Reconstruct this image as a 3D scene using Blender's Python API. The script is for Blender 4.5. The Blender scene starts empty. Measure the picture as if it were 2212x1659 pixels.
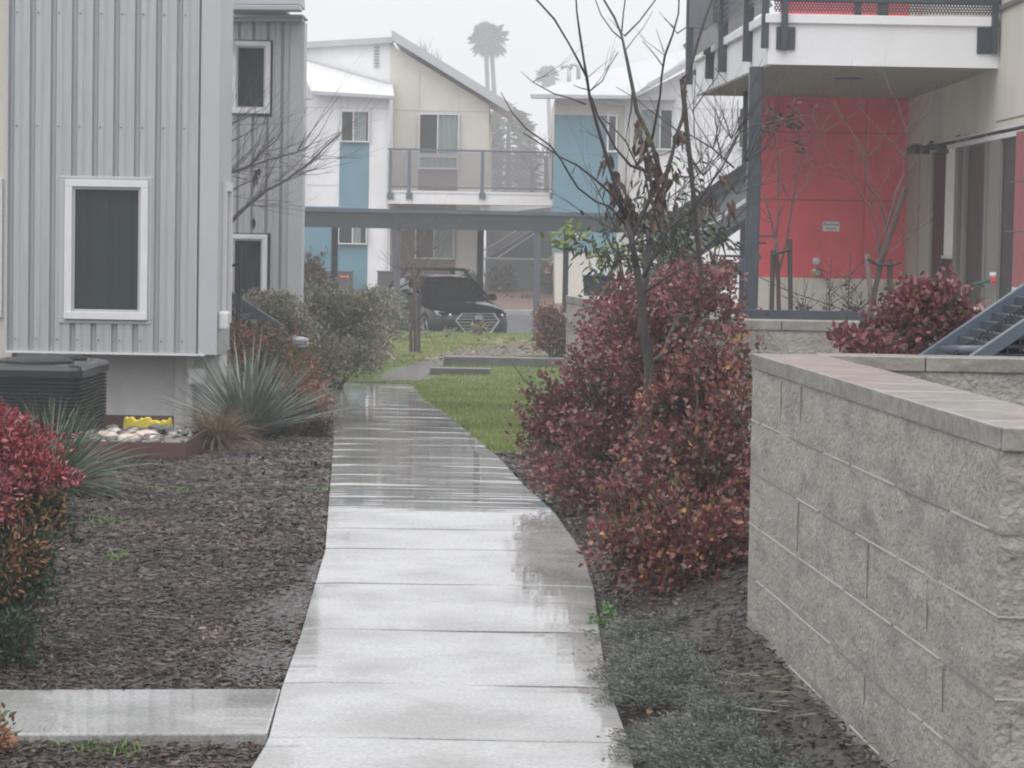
import bpy, math, random
import numpy as np
from mathutils import Vector, Matrix

# ------------------------------------------------------------------ camera, world, sun, exposure
SC = bpy.context.scene
COL = SC.collection
F = 5600.0            # focal length in pixels of a 2212 x 1659 picture
EYE = 1.67
PITCH = math.atan(319.5 / F)
ROLL = 0.018
cd = bpy.data.cameras.new('camera')
cam = bpy.data.objects.new('camera', cd)
COL.objects.link(cam)
cd.sensor_width = 36.0
cd.lens = 36.0 * F / 2212.0
cd.clip_start = 0.1
cd.clip_end = 2000.0
RM = Matrix.Rotation(math.pi / 2 - PITCH, 3, 'X') @ Matrix.Rotation(ROLL, 3, 'Z')
cam.matrix_world = Matrix.Translation((0, 0, EYE)) @ RM.to_4x4()
SC.camera = cam

W = bpy.data.worlds.new('World')
SC.world = W
W.use_nodes = True
nt = W.node_tree
for n in list(nt.nodes):
    nt.nodes.remove(n)
wo = nt.nodes.new('ShaderNodeOutputWorld')
sky = nt.nodes.new('ShaderNodeTexSky')
sky.sky_type = 'NISHITA'
sky.sun_disc = False
sky.sun_elevation = math.radians(50)
sky.sun_rotation = math.radians(200)
hs = nt.nodes.new('ShaderNodeHueSaturation')
hs.inputs['Saturation'].default_value = 0.12
nt.links.new(sky.outputs[0], hs.inputs['Color'])
b1 = nt.nodes.new('ShaderNodeBackground')
b1.inputs['Strength'].default_value = 0.05
nt.links.new(hs.outputs[0], b1.inputs['Color'])
# an overcast sky: brighter overhead than at the horizon
tc = nt.nodes.new('ShaderNodeTexCoord')
sx = nt.nodes.new('ShaderNodeSeparateXYZ')
nt.links.new(tc.outputs['Generated'], sx.inputs[0])
mr = nt.nodes.new('ShaderNodeMapRange')
mr.inputs['From Min'].default_value = 0.0
mr.inputs['From Max'].default_value = 1.0
mr.inputs['To Min'].default_value = 0.34
mr.inputs['To Max'].default_value = 2.1
nt.links.new(sx.outputs['Z'], mr.inputs['Value'])
b2 = nt.nodes.new('ShaderNodeBackground')
b2.inputs['Color'].default_value = (0.955, 0.968, 1.0, 1)
nt.links.new(mr.outputs[0], b2.inputs['Strength'])
ad = nt.nodes.new('ShaderNodeAddShader')
nt.links.new(b1.outputs[0], ad.inputs[0])
nt.links.new(b2.outputs[0], ad.inputs[1])
nt.links.new(ad.outputs[0], wo.inputs['Surface'])

sd = bpy.data.lights.new('sun', 'SUN')
sd.energy = 0.5
sd.angle = math.radians(60)
sd.color = (1.0, 0.98, 0.95)
sun = bpy.data.objects.new('sun', sd)
COL.objects.link(sun)
sun.rotation_euler = (math.radians(40), 0, math.radians(-20))

SC.view_settings.view_transform = 'Standard'
SC.view_settings.look = 'None'
SC.view_settings.exposure = 0.16
SC.view_settings.gamma = 1.0
SC.cycles.volume_bounces = 2
SC.cycles.max_bounces = 8
SC.cycles.filter_width = 2.0
SC.cycles.transparent_max_bounces = 24

# ------------------------------------------------------------------ measuring helpers
def ray(u, v):
    return RM @ Vector(((u - 1106) / F, -(v - 829.5) / F, -1.0))

def P(u, v, y):
    """world point on the vertical plane y seen at picture position (u, v)"""
    d = ray(u, v)
    t = y / d.y
    return Vector((d.x * t, y, EYE + d.z * t))

TY = [(-20, -.12), (0, -.12), (8.3, -.06), (14.5, .09), (37.6, -.51), (52, -.30), (53.2, -.67), (77, -.67), (700, -.67)]
def T(y):
    for (a, za), (b, zb) in zip(TY, TY[1:]):
        if y <= b:
            return za + (zb - za) * (y - a) / (b - a)
    return TY[-1][1]

PLy, PLx, PRy, PRx = [], [], [], []
def TX(x, y):
    """ground height; the bed right of the path swells up to the block wall"""
    z = T(y)
    if PRy and 3 < y < 14.5:
        f = (x - pathR(y)) / .75
        if f > 0:
            f = min(f, 1)
            z += .235 * f * f * (3 - 2 * f) * min(1, (14.5 - y) / 3.0)
    return z

def G(u, v, lift=0.0):
    """ground point seen at (u, v)"""
    d = ray(u, v)
    lo, hi = 3.0, 140.0
    for y in np.arange(4, 140, .1):
        t = y / d.y
        if EYE + d.z * t < TX(d.x * t, y) + lift:
            hi = y
            break
    lo = hi - .1
    for _ in range(20):
        m = (lo + hi) / 2
        t = m / d.y
        if EYE + d.z * t < TX(d.x * t, m) + lift:
            hi = m
        else:
            lo = m
    t = hi / d.y
    return Vector((d.x * t, hi, TX(d.x * t, hi) + lift))

def R(u0, v0, u1, v1, y):
    """upright frontal rectangle (x0, x1, z0, z1) seen between two picture corners"""
    um, vm = (u0 + u1) / 2, (v0 + v1) / 2
    return (P(u0, vm, y).x, P(u1, vm, y).x, P(um, v1, y).z, P(um, v0, y).z)

# ------------------------------------------------------------------ materials
def mat(name, col, rough=.6, noise=0, nscale=8.0, metal=0.0, bump=0.0, bscale=40.0, spec=.5,
        stretch=(1, 1, 1), col2=None, coat=0.0, dirt=None):
    m = bpy.data.materials.new(name)
    m.use_nodes = True
    t = m.node_tree
    b = t.nodes['Principled BSDF']
    b.inputs['Roughness'].default_value = rough
    b.inputs['Metallic'].default_value = metal
    b.inputs['Specular IOR Level'].default_value = spec
    if coat:
        b.inputs['Coat Weight'].default_value = coat
        b.inputs['Coat Roughness'].default_value = .08
    b.inputs['Base Color'].default_value = (*col, 1)
    if noise or col2 or bump:
        tc = t.nodes.new('ShaderNodeTexCoord')
        mp = t.nodes.new('ShaderNodeMapping')
        mp.inputs['Scale'].default_value = stretch
        t.links.new(tc.outputs['Object'], mp.inputs[0])
    if noise or col2:
        nz = t.nodes.new('ShaderNodeTexNoise')
        nz.inputs['Scale'].default_value = nscale
        nz.inputs['Detail'].default_value = 6
        nz.inputs['Roughness'].default_value = .65
        t.links.new(mp.outputs[0], nz.inputs['Vector'])
        cr = t.nodes.new('ShaderNodeValToRGB')
        c2 = col2 if col2 else tuple(min(1, c * (1 + noise)) for c in col)
        c1 = col if col2 else tuple(c * (1 - noise) for c in col)
        cr.color_ramp.elements[0].position = .32
        cr.color_ramp.elements[1].position = .68
        cr.color_ramp.elements[0].color = (*c1, 1)
        cr.color_ramp.elements[1].color = (*c2, 1)
        t.links.new(nz.outputs[0], cr.inputs[0])
        out = cr.outputs[0]
        if dirt:
            n2 = t.nodes.new('ShaderNodeTexNoise')
            n2.inputs['Scale'].default_value = dirt[1]
            n2.inputs['Detail'].default_value = 5
            mp2 = t.nodes.new('ShaderNodeMapping')
            mp2.inputs['Scale'].default_value = dirt[2]
            t.links.new(tc.outputs['Object'], mp2.inputs[0])
            t.links.new(mp2.outputs[0], n2.inputs['Vector'])
            r2 = t.nodes.new('ShaderNodeMapRange')
            r2.inputs['From Min'].default_value = .5
            r2.inputs['From Max'].default_value = .75
            r2.inputs['To Max'].default_value = dirt[3]
            t.links.new(n2.outputs[0], r2.inputs['Value'])
            mx = t.nodes.new('ShaderNodeMix')
            mx.data_type = 'RGBA'
            mx.inputs[7].default_value = (*dirt[0], 1)
            t.links.new(r2.outputs[0], mx.inputs[0])
            t.links.new(out, mx.inputs[6])
            out = mx.outputs[2]
        t.links.new(out, b.inputs['Base Color'])
    if bump:
        nb = t.nodes.new('ShaderNodeTexNoise')
        nb.inputs['Scale'].default_value = bscale
        nb.inputs['Detail'].default_value = 5
        t.links.new(mp.outputs[0], nb.inputs['Vector'])
        bp = t.nodes.new('ShaderNodeBump')
        bp.inputs['Strength'].default_value = bump
        bp.inputs['Distance'].default_value = .02
        t.links.new(nb.outputs[0], bp.inputs['Height'])
        t.links.new(bp.outputs[0], b.inputs['Normal'])
    return m

def leafmat(name, stops, rough=.35, trans=.25, patch=None, spec=.5):
    """foliage: every leaf gets its own colour out of the ramp; patch=(scale, weight) clusters the colours"""
    m = bpy.data.materials.new(name)
    m.use_nodes = True
    t = m.node_tree
    b = t.nodes['Principled BSDF']
    b.inputs['Roughness'].default_value = rough
    b.inputs['Specular IOR Level'].default_value = spec
    g = t.nodes.new('ShaderNodeNewGeometry')
    cr = t.nodes.new('ShaderNodeValToRGB')
    e = cr.color_ramp.elements
    e[0].position, e[0].color = stops[0][0], (*stops[0][1], 1)
    e[1].position, e[1].color = stops[-1][0], (*stops[-1][1], 1)
    for p_, c_ in stops[1:-1]:
        x = e.new(p_)
        x.color = (*c_, 1)
    fac = g.outputs['Random Per Island']
    if patch:
        tc = t.nodes.new('ShaderNodeTexCoord')
        nz = t.nodes.new('ShaderNodeTexNoise')
        nz.inputs['Scale'].default_value = patch[0]
        nz.inputs['Detail'].default_value = 2
        t.links.new(tc.outputs['Object'], nz.inputs['Vector'])
        r2 = t.nodes.new('ShaderNodeMapRange')
        r2.inputs['From Min'].default_value = .3
        r2.inputs['From Max'].default_value = .7
        t.links.new(nz.outputs[0], r2.inputs['Value'])
        mx = t.nodes.new('ShaderNodeMix')
        mx.inputs[0].default_value = patch[1]
        t.links.new(fac, mx.inputs[2])
        t.links.new(r2.outputs[0], mx.inputs[3])
        fac = mx.outputs[0]
    t.links.new(fac, cr.inputs[0])
    t.links.new(cr.outputs[0], b.inputs['Base Color'])
    tr = t.nodes.new('ShaderNodeBsdfTranslucent')
    t.links.new(cr.outputs[0], tr.inputs['Color'])
    ms = t.nodes.new('ShaderNodeMixShader')
    ms.inputs[0].default_value = trans
    t.links.new(b.outputs[0], ms.inputs[1])
    t.links.new(tr.outputs[0], ms.inputs[2])
    t.links.new(ms.outputs[0], t.nodes['Material Output'].inputs['Surface'])
    return m

def glassmat(name, tint, op=.45, rough=.03):
    m = bpy.data.materials.new(name)
    m.use_nodes = True
    t = m.node_tree
    b = t.nodes['Principled BSDF']
    b.inputs['Base Color'].default_value = (*tint, 1)
    b.inputs['Roughness'].default_value = rough
    tr = t.nodes.new('ShaderNodeBsdfTransparent')
    tr.inputs[0].default_value = (.8, .84, .83, 1)
    ms = t.nodes.new('ShaderNodeMixShader')
    ms.inputs[0].default_value = op
    t.links.new(tr.outputs[0], ms.inputs[1])
    t.links.new(b.outputs[0], ms.inputs[2])
    t.links.new(ms.outputs[0], t.nodes['Material Output'].inputs['Surface'])
    return m

def perfmat(name, col, pitch, hole, axes='XZ'):
    """perforated sheet metal: round holes on a staggered grid, in object space"""
    m = bpy.data.materials.new(name)
    m.use_nodes = True
    t = m.node_tree
    b = t.nodes['Principled BSDF']
    b.inputs['Base Color'].default_value = (*col, 1)
    b.inputs['Roughness'].default_value = .45
    b.inputs['Metallic'].default_value = .3
    tc = t.nodes.new('ShaderNodeTexCoord')
    sp = t.nodes.new('ShaderNodeSeparateXYZ')
    t.links.new(tc.outputs['Object'], sp.inputs[0])
    def M(op, a, b_=None, c_=None):
        n = t.nodes.new('ShaderNodeMath')
        n.operation = op
        for i, x in enumerate((a, b_, c_)):
            if x is None:
                continue
            if isinstance(x, (int, float)):
                n.inputs[i].default_value = x
            else:
                t.links.new(x, n.inputs[i])
        return n.outputs[0]
    A = M('DIVIDE', sp.outputs[axes[0]], pitch)
    B = M('DIVIDE', sp.outputs[axes[1]], pitch * .866)
    row = M('FLOOR', B)
    odd = M('MODULO', M('ABSOLUTE', row), 2.0)
    A2 = M('ADD', A, M('MULTIPLY', odd, .5))
    fa = M('SUBTRACT', M('FRACT', A2), .5)
    fb = M('MULTIPLY', M('SUBTRACT', M('FRACT', B), .5), .866)
    r = M('SQRT', M('ADD', M('MULTIPLY', fa, fa), M('MULTIPLY', fb, fb)))
    solid = M('GREATER_THAN', r, hole)
    tr = t.nodes.new('ShaderNodeBsdfTransparent')
    ms = t.nodes.new('ShaderNodeMixShader')
    t.links.new(solid, ms.inputs[0])
    t.links.new(tr.outputs[0], ms.inputs[1])
    t.links.new(b.outputs[0], ms.inputs[2])
    t.links.new(ms.outputs[0], t.nodes['Material Output'].inputs['Surface'])
    return m

# ------------------------------------------------------------------ mesh helpers
class MB:
    def __init__(s):
        s.v = []
        s.f = []
    def add(s, vs, fs):
        o = len(s.v)
        s.v += [tuple(x) for x in vs]
        s.f += [tuple(i + o for i in f) for f in fs]
        return s
    def box(s, x0, x1, y0, y1, z0, z1):
        return s.add([(x0, y0, z0), (x1, y0, z0), (x1, y1, z0), (x0, y1, z0), (x0, y0, z1), (x1, y0, z1), (x1, y1, z1), (x0, y1, z1)],
                     [(0, 3, 2, 1), (4, 5, 6, 7), (0, 1, 5, 4), (1, 2, 6, 5), (2, 3, 7, 6), (3, 0, 4, 7)])
    def fb(s, u0, v0, u1, v1, y, d):
        x0, x1, z0, z1 = R(u0, v0, u1, v1, y)
        return s.box(x0, x1, y, y + d, z0, z1)
    def prism(s, pts, off):
        """closed polygon of points, extruded by the vector off"""
        n = len(pts)
        off = Vector(off)
        a = [Vector(p) for p in pts]
        return s.add(a + [p + off for p in a],
                     [tuple(range(n)), tuple(range(2 * n - 1, n - 1, -1))] + [(i, i + n, (i + 1) % n + n, (i + 1) % n) for i in range(n)])
    def poly(s, uv, y, d):
        return s.prism([P(u, v, y) for u, v in uv], (0, d, 0))
    def slab(s, q, th):
        """a sheet through four corner points, th thick downwards"""
        return s.prism(q, (0, 0, -th))
    def tube(s, pts, rad, n=8, cap=True):
        pts = [Vector(p) for p in pts]
        if not hasattr(rad, '__len__'):
            rad = [rad] * len(pts)
        vs, fs = [], []
        up = Vector((0.13, .31, .94))
        for i, p in enumerate(pts):
            d = (pts[min(i + 1, len(pts) - 1)] - pts[max(i - 1, 0)])
            if d.length < 1e-9:
                d = Vector((0, 0, 1))
            d.normalize()
            a = d.cross(up)
            if a.length < .05:
                a = d.cross(Vector((1, 0, 0)))
            a.normalize()
            b = d.cross(a)
            for k in range(n):
                t = 2 * math.pi * k / n
                vs.append(p + (a * math.cos(t) + b * math.sin(t)) * rad[i])
        for i in range(len(pts) - 1):
            for k in range(n):
                fs.append((i * n + k, i * n + (k + 1) % n, (i + 1) * n + (k + 1) % n, (i + 1) * n + k))
        if cap:
            fs.append(tuple(range(n - 1, -1, -1)))
            fs.append(tuple(range((len(pts) - 1) * n, len(pts) * n)))
        return s.add(vs, fs)
    def bar(s, a, b, w, h, up=(0, 0, 1)):
        """square bar from a to b, w across, h along up"""
        a, b = Vector(a), Vector(b)
        d = (b - a).normalized()
        up = Vector(up)
        x = d.cross(up).normalized() * (w / 2)
        z = x.cross(d).normalized() * (h / 2)
        q = [x + z, -x + z, -x - z, x - z]
        return s.add([a + k for k in q] + [b + k for k in q],
                     [(0, 1, 2, 3), (7, 6, 5, 4)] + [(i, i + 4, (i + 1) % 4 + 4, (i + 1) % 4) for i in range(4)])
    def lathe(s, c, prof, n=20):
        vs, fs = [], []
        for r, z in prof:
            for k in range(n):
                t = 2 * math.pi * k / n
                vs.append((c[0] + r * math.cos(t), c[1] + r * math.sin(t), c[2] + z))
        for i in range(len(prof) - 1):
            for k in range(n):
                fs.append((i * n + k, i * n + (k + 1) % n, (i + 1) * n + (k + 1) % n, (i + 1) * n + k))
        fs.append(tuple(range(n - 1, -1, -1)))
        fs.append(tuple(range((len(prof) - 1) * n, len(prof) * n)))
        return s.add(vs, fs)
    def build(s, name, m, parent=None, smooth=False, bevel=0):
        if name == 'wall_groove' and len(s.v) > 8 and len(s.v) % 8 == 0:
            o = None
            for k in range(0, len(s.v), 8):
                q = MB()
                q.v = s.v[k:k + 8]
                q.f = [tuple(i - k for i in f) for f in s.f if k <= f[0] < k + 8]
                o = q.build(name, m, parent)
            return o
        me = bpy.data.meshes.new(name)
        me.from_pydata(s.v, [], s.f)
        me.validate()
        import bmesh
        bm = bmesh.new()
        bm.from_mesh(me)
        bmesh.ops.recalc_face_normals(bm, faces=bm.faces)
        bm.to_mesh(me)
        bm.free()
        if m:
            me.materials.append(m)
        o = bpy.data.objects.new(name, me)
        COL.objects.link(o)
        if parent:
            place(o, parent)
        if smooth:
            me.polygons.foreach_set('use_smooth', [True] * len(me.polygons))
        if bevel:
            md = o.modifiers.new('bevel', 'BEVEL')
            md.width = bevel
            md.segments = 2
            md.limit_method = 'ANGLE'
        return o

def place(o, parent):
    """parent without moving: the roots sit at their base, the meshes are in world coordinates"""
    o.parent = parent
    w = Matrix.Identity(4)
    p = parent
    loc = Vector((0, 0, 0))
    while p:
        loc += p.location
        p = p.parent
    o.location = -loc + Vector((0, 0, 0))

def tag(o, label=None, cat=None, group=None, kind=None):
    if label:
        o['label'] = label
    if cat:
        o['category'] = cat
    if group:
        o['group'] = group
    if kind:
        o['kind'] = kind
    return o

def thing(name, label, cat, loc=(0, 0, 0), group=None):
    o = bpy.data.objects.new(name, None)
    o.empty_display_size = .2
    COL.objects.link(o)
    o.location = loc
    return tag(o, label, cat, group)

def npmesh(name, V, Fc, m, parent=None, smooth=False):
    """V (n,3), Fc (k, c) arrays"""
    me = bpy.data.meshes.new(name)
    V = np.asarray(V, dtype=np.float32)
    Fc = np.asarray(Fc, dtype=np.int32)
    k, c = Fc.shape
    me.vertices.add(len(V))
    me.vertices.foreach_set('co', V.ravel())
    me.loops.add(k * c)
    me.loops.foreach_set('vertex_index', Fc.ravel())
    me.polygons.add(k)
    me.polygons.foreach_set('loop_start', np.arange(0, k * c, c, dtype=np.int32))
    me.polygons.foreach_set('loop_total', np.full(k, c, dtype=np.int32))
    me.update(calc_edges=True)
    me.materials.append(m)
    o = bpy.data.objects.new(name, me)
    COL.objects.link(o)
    if parent:
        place(o, parent)
    if smooth:
        me.polygons.foreach_set('use_smooth', [True] * k)
    return o

def unit(a):
    return a / np.maximum(np.linalg.norm(a, axis=1, keepdims=True), 1e-9)

def leaves(rng, pts, dirs, length, width, fold=.25, droop=0.0):
    """a folded leaf (two triangled halves, 6 vertices) at each point, pointing along dirs"""
    n = len(pts)
    d = unit(dirs)
    r = unit(rng.normal(size=(n, 3)))
    s = unit(np.cross(d, r))
    nn = np.cross(s, d)
    L = (length * rng.uniform(.45, 1.4, n))[:, None]
    Wd = (width * rng.uniform(.7, 1.2, n))[:, None]
    base = pts
    tip = pts + d * L
    tip[:, 2] -= droop * L[:, 0]
    m1 = pts + d * L * .35
    l1 = m1 + s * Wd * .5 + nn * Wd * fold
    r1 = m1 - s * Wd * .5 + nn * Wd * fold
    m2 = pts + d * L * .7
    m2[:, 2] -= droop * L[:, 0] * .45
    l2 = m2 + s * Wd * .36 + nn * Wd * fold * .7
    r2 = m2 - s * Wd * .36 + nn * Wd * fold * .7
    V = np.stack([base, l1, l2, tip, r2, r1], 1).reshape(-1, 3)
    i = np.arange(n)[:, None] * 6
    Fc = np.concatenate([i + np.array([[0, 1, 2, 3]]), i + np.array([[0, 3, 4, 5]])], 0)
    return V, Fc

def clump_pts(rng, clumps, n, shell=.45, lump=.25):
    """points in lumpy ellipsoids, thicker towards the skin"""
    w = np.array([c[1][0] * c[1][1] * c[1][2] for c in clumps]) ** .75
    w = w / w.sum()
    k = rng.choice(len(clumps), n, p=w)
    C = np.array([c[0] for c in clumps])[k]
    Rr = np.array([c[1] for c in clumps])[k]
    d = unit(rng.normal(size=(n, 3)))
    # lumps: the radius swells and shrinks over the directions
    ph = rng.uniform(0, 6.28, (len(clumps), 6))[k]
    lum = (np.sin(d[:, 0] * 6 + ph[:, 0]) * np.cos(d[:, 2] * 7 + ph[:, 1]) + np.sin(d[:, 1] * 9 + ph[:, 2] + d[:, 2] * 5) * .6
           + .5 * np.sin(d[:, 0] * 15 + ph[:, 3]) * np.sin(d[:, 2] * 17 + ph[:, 4]))
    r = rng.uniform(0, 1, n) ** shell * (1 + lump * lum)
    return C + d * Rr * r[:, None], d

def shrub(name, label, cat, clumps, n, L, Wd, m, seed, ground=None, stemm=None, stems=7, group=None,
          up=.5, shell=.45, lump=.25, sprigs=0, droop=0.0, base=None):
    rng = np.random.default_rng(seed)
    p, d = clump_pts(rng, clumps, n, shell, lump)
    c0 = Vector(clumps[0][0])
    if base is None:
        base = Vector((np.mean([c[0][0] for c in clumps]), np.mean([c[0][1] for c in clumps]), 0))
        base.z = T(base.y) if ground is None else ground
    gz = base.z
    # gather the leaves into sprays: whorls around twig tips
    tips, td = clump_pts(rng, clumps, max(20, n // 14), shell, lump)
    k = rng.integers(0, len(tips), n)
    use = rng.uniform(0, 1, n) < .7
    p = np.where(use[:, None], tips[k] + rng.normal(size=(n, 3)) * L * .9, p)
    d = np.where(use[:, None], td[k], d)
    dd = d + rng.normal(size=(n, 3)) * .8
    dd[:, 2] += up
    # loose sprigs reaching out past the outline
    ns = max(6, n // 260)
    kc = rng.integers(0, len(clumps), ns)
    sd = unit(rng.normal(size=(ns, 3)) + np.array([0, 0, .35]))
    sl = rng.uniform(.12, .42, ns)
    m_ = 9
    tt = np.tile(np.linspace(0, 1, m_), ns)
    K = np.repeat(np.arange(ns), m_)
    C = np.array([c[0] for c in clumps])[kc][K]
    Rr = np.array([c[1] for c in clumps])[kc][K]
    q = C + sd[K] * Rr * (.92 + sl[K] * tt)[:, None] + rng.normal(size=(len(K), 3)) * L * .4
    q[:, 2] += .3 * Rr[:, 2] * sl[K] * tt * tt
    p = np.concatenate([p, q])
    dd = np.concatenate([dd, sd[K] + rng.normal(size=(len(K), 3)) * .7])
    # gaps: leaves thin out in pockets through the volume
    fr = 7.5 / np.mean([c[1][0] for c in clumps])
    ph = rng.uniform(0, 6.28, 6)
    pock = (np.sin(p[:, 0] * fr + ph[0]) * np.sin(p[:, 2] * fr * 1.1 + ph[1]) + np.sin(p[:, 1] * fr * .9 + ph[2] + p[:, 0] * fr * .6) * np.sin(p[:, 2] * fr * 1.9 + ph[3])
            + .6 * np.sin(p[:, 0] * fr * 2.3 + ph[4]) * np.sin(p[:, 2] * fr * 2.6 + ph[5]))
    keep = (p[:, 2] > gz + .015) & (pock + rng.uniform(-.5, .5, len(p)) > -.72)
    p, dd = p[keep], dd[keep]
    V, Fc = leaves(rng, p, dd, L, Wd, droop=droop)
    root = thing(name, label, cat, base, group)
    npmesh('foliage', V, Fc, m, root)
    if stemm:
        mb = MB()
        rnd = random.Random(seed)
        for i in range(stems):
            c, r = clumps[rnd.randrange(len(clumps))]
            e = Vector((c[0] + rnd.uniform(-.7, .7) * r[0], c[1] + rnd.uniform(-.7, .7) * r[1], c[2] + rnd.uniform(0, .85) * r[2]))
            b = Vector((base.x + rnd.uniform(-.3, .3) * r[0], base.y + rnd.uniform(-.3, .3) * r[1], gz - .03))
            mid = b.lerp(e, .5) + Vector((rnd.uniform(-.1, .1), rnd.uniform(-.1, .1), .08)) * r[2]
            mb.tube([b, mid, e], [.012, .008, .003], 5)
        for i in range(sprigs):   # long bare-tipped sprays that stand out of the outline
            c, r = clumps[rnd.randrange(len(clumps))]
            a = rnd.uniform(0, 6.28)
            q = Vector(c) + Vector((math.cos(a) * r[0], math.sin(a) * r[1], rnd.uniform(.2, .9) * r[2]))
            mb.tube([Vector(c), q, q + (q - Vector(c)) * .25 + Vector((0, 0, .05))], [.006, .004, .002], 4)
        mb.build('stem', stemm, root)
    return root
# ------------------------------------------------------------------ palette
M_ = {}
M_['siding'] = mat('painted_metal_siding', (.40, .415, .43), .38, noise=.06, nscale=3, stretch=(6, 6, .5), metal=.15,
                   dirt=((.27, .27, .27), 5, (7, 7, .35), .35))
M_['trim'] = mat('siding_trim', (.42, .435, .45), .42, noise=.04, nscale=2)
M_['white'] = mat('white_frame', (.66, .66, .67), .4, noise=.04, nscale=6, dirt=((.45, .44, .42), 9, (1, 1, .4), .25))
M_['stucco_grey'] = mat('grey_stucco', (.70, .69, .69), .8, noise=.06, nscale=4, bump=.25, bscale=120, dirt=((.36, .35, .33), 3, (1, 1, .5), .4))
M_['stucco_white'] = mat('white_stucco', (.80, .80, .81), .75, noise=.04, nscale=2, bump=.15, bscale=60, dirt=((.6, .6, .58), 1.5, (1, 1, .3), .35))
M_['stucco_cream'] = mat('cream_stucco', (.62, .58, .51), .8, noise=.05, nscale=2, bump=.15, bscale=60, dirt=((.45, .42, .37), 1.6, (1, 1, .3), .35))
M_['stucco_olive'] = mat('olive_grey_paint', (.43, .41, .345), .75, noise=.06, nscale=3, bump=.1, bscale=60)
M_['stucco_blue'] = mat('teal_stucco', (.105, .24, .305), .7, noise=.08, nscale=2, bump=.1, bscale=60, dirt=((.11, .2, .24), 2, (1, 1, .3), .35))
M_['stucco_brown'] = mat('brown_stucco', (.23, .145, .115), .75, noise=.1, nscale=2, bump=.1, bscale=60)
M_['stucco_red'] = mat('red_stucco', (.95, .145, .175), .6, noise=.06, nscale=2.2, bump=.1, bscale=60, dirt=((.45, .12, .12), 2.6, (1, 1, 1), .35))
M_['cream_bright'] = mat('pale_cream_base_paint', (.86, .81, .71), .75, noise=.05, nscale=3, dirt=((.5, .46, .38), 3, (1, 1, .4), .4))
M_['edge_dark'] = mat('dark_wet_concrete', (.12, .12, .115), .3, noise=.2, nscale=4)
M_['red_dimmed'] = mat('red_paint_dimmed_for_light', (.33, .095, .10), .6, noise=.1, nscale=3)  # same red, darkened in its colour because the side panel catches more light
M_['joint'] = mat('panel_joint', (.16, .15, .14), .8)
M_['rjoint'] = mat('red_panel_joint', (.62, .095, .11), .8)
M_['roof'] = mat('pale_roof_metal', (.44, .45, .47), .35, noise=.06, nscale=2, stretch=(1, .3, 1), metal=.1)
M_['steel'] = mat('dark_steel_paint', (.045, .06, .078), .32, noise=.12, nscale=6, metal=.1, dirt=((.10, .11, .12), 8, (1, 1, .4), .5))
M_['steel_mid'] = mat('blue_grey_steel_paint', (.085, .11, .14), .28, noise=.1, nscale=6, metal=.1)
M_['black'] = mat('black_metal', (.014, .019, .020), .45, noise=.2, nscale=9)
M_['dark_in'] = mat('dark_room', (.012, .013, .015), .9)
M_['blind'] = mat('vertical_blind', (.30, .335, .33), .7, noise=.1, nscale=3)
M_['glass_clear'] = glassmat('clear_far_glass', (.1, .12, .13), .12)
M_['blind_sky_white'] = mat('white_blind_and_sky', (.82, .85, .82), .7, noise=.05, nscale=5)
M_['glass'] = glassmat('window_glass', (.03, .04, .045), .38)
M_['glass_dark'] = glassmat('dark_glass', (.012, .014, .015), .8, .3)
M_['perf'] = perfmat('perforated_steel', (.10, .115, .14), .045, .30)
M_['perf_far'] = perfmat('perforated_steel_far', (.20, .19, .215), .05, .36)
M_['perf_yz'] = perfmat('perforated_steel_side', (.12, .135, .15), .07, .40, 'YZ')
M_['rust'] = mat('rusty_steel', (.075, .032, .027), .55, noise=.3, nscale=7, col2=(.11, .05, .04))
M_['wood'] = mat('wet_stake_wood', (.05, .038, .033), .55, noise=.25, nscale=20, stretch=(1, 1, .15))
M_['wood_light'] = mat('weathered_stake_wood', (.17, .14, .12), .7, noise=.2, nscale=20, stretch=(1, 1, .15))
M_['bark'] = mat('wet_bark', (.042, .033, .034), .5, noise=.3, nscale=30, bump=.5, bscale=60)
M_['bark_red'] = mat('reddish_twig', (.095, .058, .05), .55, noise=.3, nscale=20)
M_['bark_grey'] = mat('grey_bark', (.12, .10, .095), .6, noise=.25, nscale=20)
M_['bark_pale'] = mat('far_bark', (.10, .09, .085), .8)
M_['strap'] = mat('rubber_tie', (.014, .014, .016), .5)
M_['concrete'] = mat('damp_concrete', (.30, .30, .295), .45, noise=.1, nscale=3, bump=.2, bscale=50, dirt=((.14, .13, .12), 1.5, (1, 1, 1), .5))
M_['asphalt'] = mat('wet_asphalt', (.055, .057, .062), .16, noise=.2, nscale=6, bump=.15, bscale=90)
M_['soil'] = mat('wet_mulch_soil', (.022, .016, .014), .5, nscale=26, col2=(.055, .041, .035), bump=1.0, bscale=34,
                 dirt=((.08, .067, .06), 40, (1, 2.2, 1), .7))
M_['bark_bed'] = mat('bark_bed_soil', (.12, .065, .05), .7, nscale=5, col2=(.19, .11, .085), bump=.6, bscale=20)
M_['lawn'] = mat('lawn_soil', (.05, .075, .022), .6, nscale=2.2, col2=(.10, .14, .04), bump=.6, bscale=30)
M_['steel_white'] = mat('wet_white_metal', (.75, .76, .78), .25)
M_['yellow'] = mat('yellow_foam', (.62, .50, .05), .5, noise=.12, nscale=12)

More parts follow.
